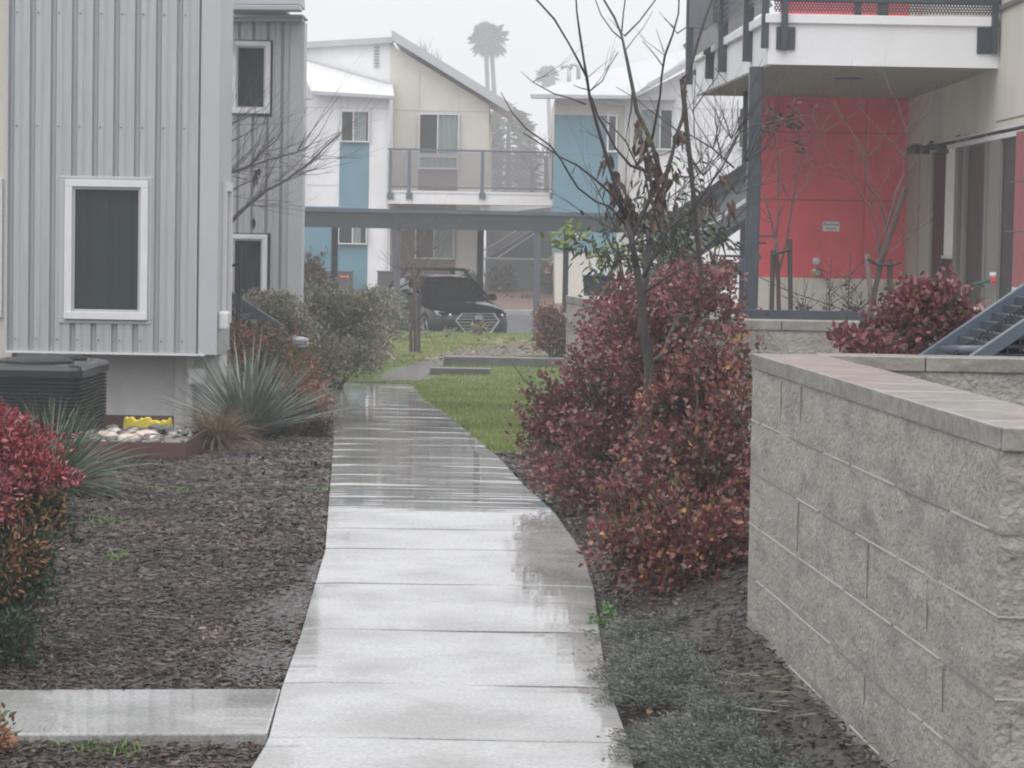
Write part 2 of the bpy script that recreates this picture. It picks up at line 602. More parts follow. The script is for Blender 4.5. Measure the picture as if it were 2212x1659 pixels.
# block wall: split-faced concrete block, joints in the mesh
def blockmat(name):
    m = mat(name, (.25, .23, .205), .72, nscale=30, col2=(.37, .345, .31), bump=.8, bscale=55,
            dirt=((.17, .145, .13), 4.0, (1, 1, 2.2), .75))
    return m
M_['block'] = blockmat('split_face_block')
M_['cap'] = mat('wet_cap_block', (.19, .18, .16), .34, nscale=9, col2=(.32, .30, .27), bump=.35, bscale=26,
                dirt=((.17, .145, .13), 2.4, (1, 1, 1), .7), coat=.25)
M_['joint_pale'] = mat('pale_mortar', (.40, .38, .35), .8)
M_['joint_dark'] = mat('dark_mortar', (.20, .186, .166), .8)
M_['frame_dark'] = mat('door_frame_paint', (.21, .20, .18), .6)

# wet path: water film over concrete
def pathmat():
    m = bpy.data.materials.new('wet_path_concrete')
    m.use_nodes = True
    t = m.node_tree
    b = t.nodes['Principled BSDF']
    tc = t.nodes.new('ShaderNodeTexCoord')
    def N(scale, det, stretch, seed=0):
        mp = t.nodes.new('ShaderNodeMapping')
        mp.inputs['Scale'].default_value = stretch
        mp.inputs['Location'].default_value = (seed, seed * 2, 0)
        t.links.new(tc.outputs['Object'], mp.inputs[0])
        n = t.nodes.new('ShaderNodeTexNoise')
        n.inputs['Scale'].default_value = scale
        n.inputs['Detail'].default_value = det
        t.links.new(mp.outputs[0], n.inputs['Vector'])
        return n.outputs[0]
    def MR(x, a, b_, c, d):
        r = t.nodes.new('ShaderNodeMapRange')
        r.inputs[1].default_value, r.inputs[2].default_value = a, b_
        r.inputs[3].default_value, r.inputs[4].default_value = c, d
        t.links.new(x, r.inputs[0])
        return r.outputs[0]
    wet = N(1.1, 4, (1, 1, 1), 3)
    cr = t.nodes.new('ShaderNodeValToRGB')
    cr.color_ramp.elements[0].color = (.24, .235, .225, 1)
    cr.color_ramp.elements[0].position = .36
    cr.color_ramp.elements[1].position = .60
    cr.color_ramp.elements[1].color = (.37, .365, .355, 1)
    t.links.new(N(2.2, 6, (1, 1, 1)), cr.inputs[0])
    sp_ = MR(N(70, 3, (1, 1, 1), 9), .35, .65, .78, 1.12)
    mm = t.nodes.new('ShaderNodeMix')
    mm.data_type = 'RGBA'
    mm.blend_type = 'MULTIPLY'
    mm.inputs[0].default_value = 1
    t.links.new(cr.outputs[0], mm.inputs[6])
    t.links.new(sp_, mm.inputs[7])
    t.links.new(mm.outputs[2], b.inputs['Base Color'])
    t.links.new(MR(wet, .40, .62, .015, .08), b.inputs['Roughness'])
    b.inputs['IOR'].default_value = 1.38
    b.inputs['Specular IOR Level'].default_value = .5
    bp = t.nodes.new('ShaderNodeBump')
    bp.inputs['Strength'].default_value = .10
    bp.inputs['Distance'].default_value = .01
    t.links.new(N(3.2, 3, (.35, 2.2, 1), 5), bp.inputs['Height'])
    t.links.new(bp.outputs[0], b.inputs['Normal'])
    return m
M_['path'] = pathmat()

# ------------------------------------------------------------------ ground, path, lawn, parking
def grid_sheet(name, xs, ys, zf, m):
    X, Y = np.meshgrid(xs, ys)
    Z = np.vectorize(zf)(X, Y)
    V = np.stack([X.ravel(), Y.ravel(), Z.ravel()], 1)
    w = len(xs)
    Fc = []
    for j in range(len(ys) - 1):
        for i in range(w - 1):
            a = j * w + i
            Fc.append((a, a + 1, a + w + 1, a + w))
    return tag(npmesh(name, V, Fc, m), kind='structure')

NZ = random.Random(5)
_w = [(NZ.uniform(1, 6), NZ.uniform(1, 6), NZ.uniform(0, 6.28), NZ.uniform(.3, 1)) for _ in range(10)]
def wob(x, y):
    return sum(a * math.sin(p * x + ph) * math.cos(q * y + ph * 1.7) for p, q, ph, a in _w) * .0035
xsg0 = 0
ysg = sorted(set(list(np.arange(4, 54, .2)) + [0, 2, 8.3, 14.5, 37.6, 52, 53.2, -10] + list(range(55, 100, 5)) + [120, 160, 240, 400, 690]))
xsg = sorted(set(list(np.arange(-6, 6, .2)) + [-340, -200, -100, -50, -25, -12, -8, 8, 12, 25, 50, 100, 200, 340]))
def pathL(y): return float(np.interp(y, PLy, PLx))
def pathR(y): return float(np.interp(y, PRy, PRx))
L_ = [(545, 1668), (552, 1659), (585, 1580), (610, 1480), (650, 1370), (672, 1290), (690, 1230), (703, 1187), (706, 1143), (709, 1105),
      (716, 1020), (720, 950), (720, 900), (712, 870), (708, 826)]
R_ = [(1372, 1690), (1365, 1659), (1355, 1580), (1330, 1520), (1305, 1460), (1298, 1400), (1292, 1340), (1282, 1270), (1268, 1215), (1250, 1180),
      (1215, 1130), (1175, 1085), (1130, 1045), (1075, 985), (1020, 940), (960, 890), (915, 862), (887, 826)]
LIFT = .035
_p = sorted([G(u, v, LIFT) for u, v in L_], key=lambda q: q.y)
PLy, PLx = [2.0] + [q.y for q in _p], [_p[0].x - .25] + [q.x for q in _p]
_p = sorted([G(u, v, LIFT) for u, v in R_], key=lambda q: q.y)
PRy, PRx = [2.0] + [q.y for q in _p], [_p[0].x + .05] + [q.x for q in _p]

def gz(x, y):
    z = T(y) - .004
    if y < 52:
        z += wob(x, y) + TX(x, y) - T(y)
        if y < 37.7 and pathL(y) - .02 < x < pathR(y) + .02:
            z = T(y) - .03
    if y > 52.9:
        z -= .004
    return z
grid_sheet('ground', xsg, ysg, gz, M_['soil'])

# slabs: one sheet of the path with grooves, curled slab edges
jv = [1596, 1478, 1362, 1262, 1187, 1143]
joints = [3.0, 4.3, 5.6, 6.9] + [G(960, v, LIFT).y for v in jv] + [14.5]
y = 14.5
rj = random.Random(3)
while y < 36.6:
    y += rj.uniform(.85, 1.12)
    joints.append(y)
joints[-1] = PLy[-1]
mb = MB()
NXP = 10
for k, (a, b) in enumerate(zip(joints, joints[1:])):
    steep = a > 14.4
    e = .006 if steep else .0015
    bv = .07 if steep else .02
    prof = [(a + .002, -.02), (a + .003, -e), (a + bv, 0), (b - .12, 0), (b - .02, -.002), (b - .003, -.004), (b - .002, -.02)]
    if steep:   # shallow transverse ripples left by the finisher's broom and the cracking of the slope
        n_ = rj.randint(1, 3)
        for q in range(n_):
            c = a + bv + (b - a - bv - .2) * (q + rj.uniform(.2, .8)) / n_
            w_, h_ = rj.uniform(.03, .07), rj.uniform(.0006, .0022)
            prof += [(c - w_, -h_ * .1), (c, h_)]
        prof = sorted(prof)
    tilt = rj.uniform(-.003, .003)
    rows = []
    for (yy, dz) in prof:
        row = []
        for i in range(NXP + 1):
            f = i / NXP
            x = pathL(yy) * (1 - f) + pathR(yy) * f
            edge = -.004 if i in (0, NXP) else 0
            fade = max(.12, .5 + .7 * math.sin(f * (3 + k % 4) + k * 1.7 + yy * 5))
            row.append((x, yy + .006 * math.sin(f * 9 + k), T(min(max(yy, a), b)) + LIFT + dz * (1 if dz < -.01 else fade) + edge + tilt * f))
        rows.append(row)
    o = len(mb.v)
    for r_ in rows:
        mb.v += r_
    n = NXP + 1
    for j in range(len(rows) - 1):
        for i in range(NXP):
            p_ = o + j * n + i
            mb.f.append((p_, p_ + 1, p_ + n + 1, p_ + n))
    for side in (0, NXP):
        o2 = len(mb.v)
        for r_ in rows:
            q = r_[side]
            mb.v.append((q[0], q[1], q[2]))
            mb.v.append((q[0], q[1], q[2] - .10))
        for j in range(len(rows) - 1):
            mb.f.append((o2 + 2 * j, o2 + 2 * j + 1, o2 + 2 * j + 3, o2 + 2 * j + 2))
tag(mb.build('path', M_['path']), kind='structure')

# the little side walk at the lower left
a0, a1 = G(612, 1482, .03), G(-60, 1502, .03)
b0, b1 = G(575, 1590, .03), G(-60, 1612, .03)
mb = MB()
q = [Vector((a1.x - 2, a1.y - .1, a1.z)), Vector((pathL(a0.y) - .006, a0.y, a0.z)), Vector((pathL(b0.y) - .006, b0.y, b0.z)), Vector((b1.x - 2, b1.y - .1, b1.z))]
for v_ in q:
    v_.z = T(9) + .032
mb.slab(q, .12)
tag(mb.build('side_path', M_['path'], bevel=.008), kind='structure')

# lawn sheet, right of the path and round its far end
def lawn_edge_l(y):
    if y < 37.6:
        return pathR(y) + .015
    return -3.3 if y > 38.5 else -2.6
lys = list(np.arange(20.4, 52.05, .4))
V, Fc = [], []
for y in lys:
    xa, xb = lawn_edge_l(y), 1.05 + (y - 20) * .06
    for i in range(13):
        x = xa + (xb - xa) * i / 12
        V.append((x, y, T(y) + .012 + wob(x * 2, y * 2) * 1.5))
for j in range(len(lys) - 1):
    for i in range(12):
        a = j * 13 + i
        Fc.append((a, a + 1, a + 14, a + 13))
tag(npmesh('lawn', V, Fc, M_['lawn']), kind='structure')

# parking area, kerbs, the planted bank beyond
mb = MB()
mb.box(-60, 60, 53.2, 77, -.70, -.666)
tag(mb.build('parking_lot', M_['asphalt']), kind='structure')
mb = MB()
mb.box(-60, 60, 52.25, 52.45, -.6, T(52) - .02)
mb.box(-60, 60, 77, 77.3, -.7, -.52)
tag(mb.build('kerb', M_['concrete'], bevel=.02), kind='structure')
grid_sheet('planted_bank', [-60, -20, -8, -4, 0, 2, 4, 6, 10, 20, 60], [77.25, 78, 80, 82, 84, 86, 90, 110],
           lambda x, y: -.54 + min(max((y - 77.3) / 7, 0), 1) * .42 + .02 * math.sin(x * 2 + y), M_['bark_bed'])

# puddles of standing water
M_['water'] = mat('standing_water', (.05, .05, .048), .02, spec=.6)
def puddle(uvs, lift=.004):
    c = [G(u, v, lift) for u, v in uvs]
    n = len(c)
    cc = sum(c, Vector()) / n
    zz = cc.z + .012
    out = []
    rp = random.Random(int(cc.x * 99))
    for i in range(n):
        for k in range(5):
            p = c[i].lerp(c[(i + 1) % n], k / 5)
            p = cc + (p - cc) * rp.uniform(.8, 1.1)
            p.z = T(p.y) + .019
            out.append(p)
    me = MB()
    m_ = len(out)
    c2 = cc.copy(); c2.z = T(cc.y) + .019
    me.add(out + [c2], [(i, (i + 1) % m_, m_) for i in range(m_)])
    o = me.build('puddle', M_['water'])
    if o.data.polygons[0].normal.z < 0:
        o.data.flip_normals()
    return tag(o, kind='structure')
puddle([(1060, 765), (1110, 752), (1190, 756), (1180, 772), (1090, 775)])
puddle([(845, 822), (870, 800), (925, 792), (900, 815)])
puddle([(1330, 1290), (1410, 1278), (1400, 1300), (1345, 1310)])
puddle([(1226, 1128), (1275, 1122), (1290, 1150), (1260, 1168)])

# bark chips scattered over the soil
rng = np.random.default_rng(11)
def chips(name, n, region, col_m, size=(.018, .0055), seed=1, flat=.28):
    rng = np.random.default_rng(seed)
    pts = []
    while len(pts) < n:
        x, y = region(rng)
        if x is None:
            continue
        pts.append((x, y, TX(x, y) + wob(x, y) + rng.uniform(.002, .02)))
    pts = np.array(pts)
    d = rng.normal(size=(n, 3))
    d[:, 2] *= min(.16, flat)
    d[:, 0] *= 1.5
    sc = rng.uniform(.5, 1.5, n)[:, None] * np.clip(pts[:, 1:2] / 13, .8, 1.4)
    d = unit(d)
    up = unit(np.stack([rng.normal(size=n) * flat, rng.normal(size=n) * flat, np.ones(n)], 1))
    s = unit(np.cross(d, up))
    L = d * size[0] * sc
    S = s * size[1] * sc * rng.uniform(.6, 1.7, n)[:, None]
    h = up * .004
    V = np.stack([pts - L - S, pts + L - S * .6, pts + L * .8 + S, pts - L * 1.1 + S * .8,
                  pts - L - S + h, pts + L - S * .6 + h, pts + L * .8 + S + h, pts - L * 1.1 + S * .8 + h], 1).reshape(-1, 3)
    i = np.arange(n)[:, None] * 8
    Fc = np.concatenate([i + np.array([q]) for q in [(4, 5, 6, 7), (0, 1, 5, 4), (1, 2, 6, 5), (2, 3, 7, 6), (3, 0, 4, 7)]], 0)
    return tag(npmesh(name, V, Fc, col_m), kind='stuff')
M_['chip'] = leafmat('bark_chip', [(0, (.010, .007, .006)), (.36, (.032, .021, .017)), (.7, (.075, .053, .042)), (.92, (.15, .11, .088)), (1, (.36, .29, .23))],
                     rough=.2, trans=0.0, patch=(1.3, .3), spec=.32)
def reg_left(r):
    y = 6.5 + (31 - 6.5) * r.uniform() ** 1.35
    x = pathL(y) + (.05 if r.uniform() < .012 else -.01) - r.uniform() ** 1.1 * (min(y, 20) * .2 + .7)
    if 8.55 < y < 9.35:
        return None, None
    for q, a, b in PUD:
        if ((x - q.x) / a) ** 2 + ((y - q.y) / b) ** 2 < 1 - .7 * r.uniform() and r.uniform() < .35:
            return None, None
    return x, y
PUD = [(G(606, 1335), .13, .5), (G(570, 1438), .12, .3), (G(640, 1310), .07, .4), (G(690, 1240), .04, .3)]
chips('mulch_chips', 118000, reg_left, M_['chip'], seed=2)
M_['wet_chip'] = leafmat('soaked_chip', [(0, (.012, .009, .008)), (1, (.06, .045, .038))], rough=.06, trans=0, spec=.9)
def reg_wet(r):
    q, a, b = PUD[r.integers(0, len(PUD))]
    t, k = r.uniform(0, 6.28), r.uniform() ** .8
    x, y = q.x + math.cos(t) * a * k * 1.3, q.y + math.sin(t) * b * k * 1.3
    return (x, y) if x < pathL(y) - .01 else (None, None)
chips('mulch_chips', 4200, reg_wet, M_['wet_chip'], seed=12, size=(.022, .008), flat=.05)
def reg_right(r):
    y = 6.0 + (20.6 - 6.0) * r.uniform()
    x = pathR(y) + (-.05 if r.uniform() < .01 else .01) + r.uniform() * 1.35
    return x, y
chips('mulch_chips', 15000, reg_right, M_['chip'], seed=3, size=(.017, .006))

# grass blades
def blades(name, n, region, m, h=.05, w=.006, seed=1, lean=.5):
    rng = np.random.default_rng(seed)
    pts = []
    while len(pts) < n:
        q = region(rng)
        if q[0] is None:
            continue
        pts.append((q[0], q[1], T(q[1]) + .008))
    pts = np.array(pts)
    sc = np.clip(pts[:, 1:2] / 30, .7, 1.6)
    d = np.stack([rng.normal(size=n) * lean, rng.normal(size=n) * lean, np.ones(n)], 1)
    d = unit(d) * h * rng.uniform(.5, 1.3, n)[:, None]
    s = np.stack([np.ones(n), rng.normal(size=n) * .4, np.zeros(n)], 1) * w * sc
    V = np.stack([pts - s, pts + s, pts + d + np.stack([d[:, 0], d[:, 1], np.zeros(n)], 1) * .6], 1).reshape(-1, 3)
    Fc = np.arange(n)[:, None] * 3 + np.array([[0, 1, 2]])
    return tag(npmesh(name, V, Fc, m), kind='stuff')
M_['grass'] = leafmat('grass_blade', [(0, (.10, .14, .035)), (.5, (.21, .27, .065)), (.85, (.31, .35, .11)), (.93, (.34, .36, .15)), (1, (.30, .24, .13))], rough=.5, trans=.3, patch=(.8, .45))
TRK = [(808, 826), (908, 826), (938, 800), (1000, 780), (1110, 772), (1200, 770), (1200, 746), (1100, 747), (985, 757), (900, 786)]
_t = [G(u, v) for u, v in TRK]
def in_track(x, y):
    c = False
    for i in range(len(_t)):
        a, b = _t[i], _t[i - 1]
        if (a.y > y) != (b.y > y) and x < (b.x - a.x) * (y - a.y) / (b.y - a.y) + a.x:
            c = not c
    return c
_n = len(_t)
tm = MB().add([(q.x, q.y, T(q.y) + .024) for q in _t], [tuple(range(_n))])
o_ = tm.build('dirt_track', mat('wet_dirt', (.07, .055, .045), .2, nscale=4, col2=(.14, .115, .095), bump=.5, bscale=25))
if o_.data.polygons[0].normal.z < 0:
    o_.data.flip_normals()
tag(o_, kind='structure')
def reg_lawn(r):
    y = 20.5 + (52 - 20.5) * r.uniform() ** .9
    x0 = lawn_edge_l(y)
    x = x0 + r.uniform() * (1.0 + (y - 20) * .06 - x0)
    if y > 40 and ((x - .1) / .9) ** 2 + ((y - 49.2) / 1.0) ** 2 < 1 and r.uniform() < .85:
        return None, None
    if in_track(x, y) and r.uniform() < .88:
        return None, None
    if ((x + 1.55) / .45) ** 2 + ((y - 39.8) / 1.8) ** 2 < 1:
        return None, None
    return x, y
blades('grass', 85000, reg_lawn, M_['grass'], seed=4, h=.055, w=.005)
def reg_weed(r):
    k = WEEDS[r.integers(0, len(WEEDS))]
    return k[0] + r.normal() * k[2], k[1] + r.normal() * k[2] * 1.4
WEEDS = [(G(u, v).x, G(u, v).y, s) for u, v, s in [(345, 1060, .04), (385, 1068, .03), (515, 975, .05), (690, 1068, .04), (230, 1135, .07), (250, 1210, .04), (190, 1625, .05), (260, 1632, .05), (700, 860, .09), (715, 935, .05),
         (80, 1600, .04)]]
blades('weeds', 480, reg_weed, leafmat('weed_leaf', [(0, (.07, .14, .03)), (1, (.16, .26, .06))], trans=.3), seed=6, h=.05, w=.006, lean=.9)
# leaf litter and browned grass on the lawn edge beyond the path
def reg_litter(r):
    y = r.uniform(42, 50)
    return r.uniform(-3.0, 1.2), y
M_['litter'] = leafmat('fallen_leaf', [(0, (.10, .05, .03)), (.5, (.20, .10, .06)), (1, (.32, .2, .12))], trans=0, rough=.5)
chips('leaf_litter', 2600, reg_litter, M_['litter'], size=(.03, .02), seed=9)

# low concrete edgings stepping across the lawn
def edging(u0, u1, vt, vb, dep, label):
    g = G((u0 + u1) / 2, vb)
    x0, x1 = P(u0, vb, g.y).x, P(u1, vb, g.y).x
    zt = P((u0 + u1) / 2, vt, g.y).z
    mb = MB().box(x0, x1, g.y, g.y + dep, g.z - .1, zt)
    tag(mb.build('concrete_edging', M_['edge_dark'], bevel=.015), label, 'edging', 'concrete edgings on the lawn')
edging(958, 1235, 772, 795, .25, 'longer low concrete edging across the lawn, the one nearer the parked car')
edging(928, 1060, 795, 813, .2, 'short low concrete edging at the end of the wet path, nearest the path')
edging(1200, 1330, 752, 775, .2, 'low grey concrete edging half hidden behind the red bushes by the block wall')
# ------------------------------------------------------------------ ribbed metal buildings
def siding(mb, x0, x1, z0, z1, y, pitch, g, dep=.042, phase=0.0):
    bp = []
    k = math.floor((x0 - phase) / pitch) - 1
    while phase + k * pitch < x1 + pitch:
        a = phase + k * pitch
        m_ = (pitch - g) / 2
        bp += [(a + .012, 0), (a + m_ - .012, 0), (a + m_ - .006, .006), (a + m_ + .006, .006), (a + m_ + .012, 0),
               (a + pitch - g, 0), (a + pitch - g + .010, dep), (a + pitch - .006, dep)]
        k += 1
    def dep_at(x):
        return float(np.interp(x, [b[0] for b in bp], [b[1] for b in bp]))
    pts = [(x0, dep_at(x0))] + [b for b in bp if x0 < b[0] < x1] + [(x1, dep_at(x1))]
    vs, fs = [], []
    for x, d in pts:
        vs += [(x, y + d, z0), (x, y + d, z1)]
    for i in range(len(pts) - 1):
        fs.append((2 * i, 2 * i + 2, 2 * i + 3, 2 * i + 1))
    mb.add(vs, fs)

def window(parent, u0, v0, u1, v1, y, fw=.05, proud=.03, frame='white', panes=1, split=None, blind='blind', depth=.18, glass='glass', blindfrac=(0, 1), open_left=False):
    """frame (part), pane and blind (sub-parts); dark box behind"""
    if y > 60:   # a shallow box window set on the face of the wall
        y, depth = y - .15, .13
        glass = 'glass_clear'
    x0, x1, z0, z1 = R(u0, v0, u1, v1, y)
    fr = MB()
    f = fw
    fr.box(x0, x1, y - proud, y + .06, z1 - f, z1)
    fr.box(x0, x1, y - proud - .012, y + .06, z0, z0 + f)
    fr.box(x0, x0 + f, y - proud, y + .06, z0 + f, z1 - f)
    fr.box(x1 - f, x1, y - proud, y + .06, z0 + f, z1 - f)
    if split:
        xs = x0 + (x1 - x0) * split
        fr.box(xs - .02, xs + .02, y - proud + .004, y + .05, z0 + f, z1 - f)
    fo = fr.build('window', M_[frame], parent, bevel=.004)
    if y < 50:
        si = MB()
        k = .022
        a0_, a1_, c0, c1 = x0 + f, x1 - f, z0 + f, z1 - f
        si.box(a0_, a1_, y - .01, y + .03, c1 - k, c1)
        si.box(a0_, a1_, y - .01, y + .03, c0, c0 + k)
        si.box(a0_, a0_ + k, y - .01, y + .03, c0 + k, c1 - k)
        si.box(a1_ - k, a1_, y - .01, y + .03, c0 + k, c1 - k)
        si.build('sash', M_['trim'], fo)
    bx = MB()
    bx.add([(x0 + f - .02, y + .05, z0 + f - .02), (x1 - f + .02, y + .05, z0 + f - .02), (x1 - f + .02, y + .05, z1 - f + .02), (x0 + f - .02, y + .05, z1 - f + .02),
            (x0 + f - .02, y + depth, z0 + f - .02), (x1 - f + .02, y + depth, z0 + f - .02), (x1 - f + .02, y + depth, z1 - f + .02), (x0 + f - .02, y + depth, z1 - f + .02)],
           [(4, 5, 6, 7), (0, 1, 5, 4), (1, 2, 6, 5), (2, 3, 7, 6), (3, 0, 4, 7)])
    bx.build('window_reveal', M_['dark_in'], fo)
    g = MB().box(x0 + f - .004, x1 - f + .004, y + .012, y + .018, z0 + f - .004, z1 - f + .004)
    g.build('pane', M_[glass], fo)
    if blind:
        b = MB()
        a_, b_ = x0 + f + (x1 - x0 - 2 * f) * blindfrac[0], x0 + f + (x1 - x0 - 2 * f) * blindfrac[1]
        n = max(3, int((b_ - a_) / .09))
        for i in range(n):
            c = a_ + (b_ - a_) * (i + .5) / n
            w_ = (b_ - a_) / n * .52
            t = .034 if i % 2 else -.02
            b.add([(c - w_, y + .075 + t, z0 + f), (c + w_, y + .075 - t, z0 + f), (c + w_, y + .075 - t, z1 - f), (c - w_, y + .075 + t, z1 - f)], [(0, 1, 2, 3)])
        b.build('blind', M_[blind], fo)
    return fo

def wall_round(mb, big, holes, y, th):
    """frontal wall rectangle with rectangular holes; big/holes are (x0, x1, z0, z1)"""
    xs = sorted({big[0], big[1]} | {h[0] for h in holes} | {h[1] for h in holes})
    zs = sorted({big[2], big[3]} | {h[2] for h in holes} | {h[3] for h in holes})
    for a, b in zip(xs, xs[1:]):
        run = None
        for c, d in zip(zs, zs[1:]):
            cx, cz = (a + b) / 2, (c + d) / 2
            solid = big[0] < cx < big[1] and big[2] < cz < big[3] and not any(h[0] < cx < h[1] and h[2] < cz < h[3] for h in holes)
            if solid:
                if run is None:
                    run = [c, d]
                else:
                    run[1] = d
            if (not solid) and run:
                mb.box(a, b, y, y + th, *run)
                run = None
        if run:
            mb.box(a, b, y, y + th, *run)

# --- building A: the near grey ribbed house at the left
YA = 22.4
A = thing('metal_clad_house', 'near grey ribbed-metal house at the left edge, with one tall white-framed window', 'house', (P(240, 900, YA).x, YA, T(YA)))
pit = .1805
xa0, xa1 = P(14, 600, YA).x, P(430, 600, YA).x
xe = P(470, 600, YA).x
zb = P(240, 760, YA).z
ztop = 6.2
wx0, wx1, wz0, wz1 = R(128, 381, 328, 699, YA)
mb = MB()
ph = P(28, 300, YA).x
gv = .042
siding(mb, xa0, wx0, zb, ztop, YA, pit, gv, phase=ph)
siding(mb, wx0, wx1, zb, wz0, YA, pit, gv, phase=ph)
siding(mb, wx0, wx1, wz1, ztop, YA, pit, gv, phase=ph)
siding(mb, wx1, xa1, zb, ztop, YA, pit, gv, phase=ph)
wallA = mb.build('wall', M_['siding'], A)
mb = MB()
mb.box(xa1, xe, YA - .012, YA + .12, zb - .01, ztop)                     # corner trim
mb.box(xa1 - .035, xa1 - .02, YA - .012, YA, zb, ztop)
mb.box(xe - .1, xe, YA + .12, 23.4, zb - .01, ztop)                       # side wall
mb.box(xa0, xe, YA + .12, 23.4, ztop, ztop + .1)
mb.box(xa0, xe - 1.0, 23.4, 31.0, T(23) - .1, ztop)
mb.box(xe - 1.0, xe - .1, 23.3, 23.4, T(23), ztop)
mb.build('corner_trim', M_['trim'], A)
mb = MB()
for zz in (P(240, 275, YA).z, P(240, 735, YA).z, P(240, 30, YA).z):
    k_ = 0
    while ph + k_ * pit < xa1 - .05:
        x = ph + k_ * pit + .03
        if not (wx0 - .05 < x < wx1 + .05 and wz0 < zz < wz1):
            mb.box(x - .006, x + .006, YA - .008, YA, zz - .006, zz + .006)
        k_ += 1
mb.build('screw', M_['steel_mid'], A)['kind'] = 'stuff'
mb = MB().box(xa0, xe - .1, YA - .02, YA + .10, zb - .022, zb - .002)
mb.build('base_flashing', M_['white'], A)
mb = MB().box(xa0, xe - .1, YA + .11, YA + .75, zb - .015, zb + .01)
mb.build('soffit', M_['stucco_olive'], A)
# flat metal surround of the window, then the window
mb = MB()
d_ = .075
ix0, ix1, iz0, iz1 = R(139, 387, 320, 691, YA)
for b in ((wx0, wx1, iz1, wz1), (wx0, wx1, wz0, iz0), (wx0, ix0, iz0, iz1), (ix1, wx1, iz0, iz1)):
    mb.box(b[0], b[1], YA - .012, YA + .03, b[2], b[3])
mb.build('window_surround', M_['trim'], A, bevel=.004)
window(A, 140, 388, 320, 690, YA, fw=.064, proud=.035, blind='blind')
# dado wall below the overhang and the service chase at its corner
mb = MB()
x0, x1 = P(-80, 830, 23).x, P(377, 830, 23).x
mb.box(x0, x1, 23.0, 23.2, T(23) - .1, zb - .005)
mb.box(xe - .42, xe - .02, 22.86, 23.4, T(23) - .1, zb - .014)
mb.build('base_wall', M_['stucco_grey'], A)
mb = MB()
x0, x1, z0, z1 = R(400, 765, 416, 905, 22.7)
mb.box(x0, x1, 22.74, 22.85, T(23), zb - .02)
x0, x1, z0, z1 = R(405, 795, 442, 832, 22.6)
mb.box(x0, x1, 22.62, 22.74, z0, z1)
mb.build('meter_box', M_['white'], A, bevel=.02)
mb = MB()
x0, x1, z0, z1 = R(452, 672, 474, 712, 22.5)
mb.box(xe + .002, xe + .09, 22.45, 22.60, z0, z1)
mb.build('meter_box', M_['white'], A, bevel=.02)
# side window trim that stands out past the corner
mb = MB()
z0, z1 = P(465, 700, 22.8).z, P(465, 392, 22.8).z
mb.box(xe + .001, xe + .03, 22.75, 22.83, z0, z1)
mb.box(xe + .001, xe + .03, 23.2, 23.27, z0, z1)
mb.box(xe + .001, xe + .03, 22.83, 23.2, z1 - .08, z1)
mb.box(xe + .001, xe + .03, 22.83, 23.2, z0, z0 + .08)
mb.build('side_window', M_['white'], A)
# recessed beige wall with a white window frame at the very left edge
mb = MB()
x0 = P(-200, 400, YA + .5).x
mb.box(x0, xa0 - .005, YA + .3, YA + .5, zb - .2, ztop)
mb.build('recessed_wall', M_['stucco_cream'], A)
window(A, -80, 385, 6, 685, YA + .3, fw=.06)
mb = MB().box(xa0 - .012, xa0 + .006, YA - .01, YA + .3, zb - .02, ztop)
mb.build('jamb_trim', M_['trim'], A)

# --- building B: the second ribbed house, behind
YB = 33.0
B = thing('metal_clad_house', 'second grey ribbed-metal house, behind the first, with two white-framed windows one above the other', 'house', (P(575, 640, YB).x, YB, T(YB)))
mb = MB()
bx0, bx1 = P(430, 300, YB).x, P(625, 300, YB).x
bxe = P(655, 300, YB).x
bz0, bz1 = T(YB) - .1, P(570, 45, YB).z
h1 = R(497, 86, 589, 252, YB)
h2 = R(489, 503, 579, 665, YB)
pb, gb, phb = .183, .03, P(519, 60, YB).x
for reg in ((bx0, h1[0], bz0, bz1), (h1[0], h1[1], h1[3], bz1), (h1[0], h1[1], h2[3], h1[2]), (h1[0], h1[1], bz0, h2[2]), (h1[1], bx1, bz0, bz1)):
    siding(mb, *reg, YB, pb, gb, phase=phb)
mb.build('wall', M_['siding'], B)
mb = MB()
mb.box(bx1, bxe, YB - .015, YB + .1, bz0, bz1)
mb.box(bxe - .1, bxe, YB + .1, YB + .4, bz0, bz1)
mb.box(bx0, bxe - .62, YB + .4, YB + 6, bz0, bz1)
mb.box(bxe - .62, bxe - .1, YB + .3, YB + .4, bz0, bz1)
mb.build('corner_trim', M_['trim'], B)
mb = MB()
mb.poly([(430, 36), (654, 34), (654, 46), (430, 46)], YB - .12, .11)
mb.poly([(430, 30), (656, 31), (656, 36), (430, 38)], YB - .2, .7)
mb.build('eave_gutter', M_['trim'], B, bevel=.01)
mb = MB()
mb.poly([(500, 10), (648, 11), (649, 22), (500, 21)], YB - .5, .3)
mb.poly([(500, 22), (620, 22), (620, 30), (500, 30)], YB + .1, .5)
mb.poly([(430, -80), (646, -60), (648, 10), (430, 9)], YB - .2, .8)
mb.build('upper_roof', M_['trim'], B, bevel=.01)
window(B, 500, 89, 584, 245, YB, fw=.062, blind='blind_sky_white' if False else 'blind')
window(B, 493, 506, 577, 662, YB, fw=.06, blind='blind')
mb = MB()
x0, x1, z0, z1 = R(489, 84, 500, 104, YB - .3)
mb.box(x0, x1, YB - .25, YB, z0, z1)
mb.build('security_light', M_['white'], B, bevel=.02)

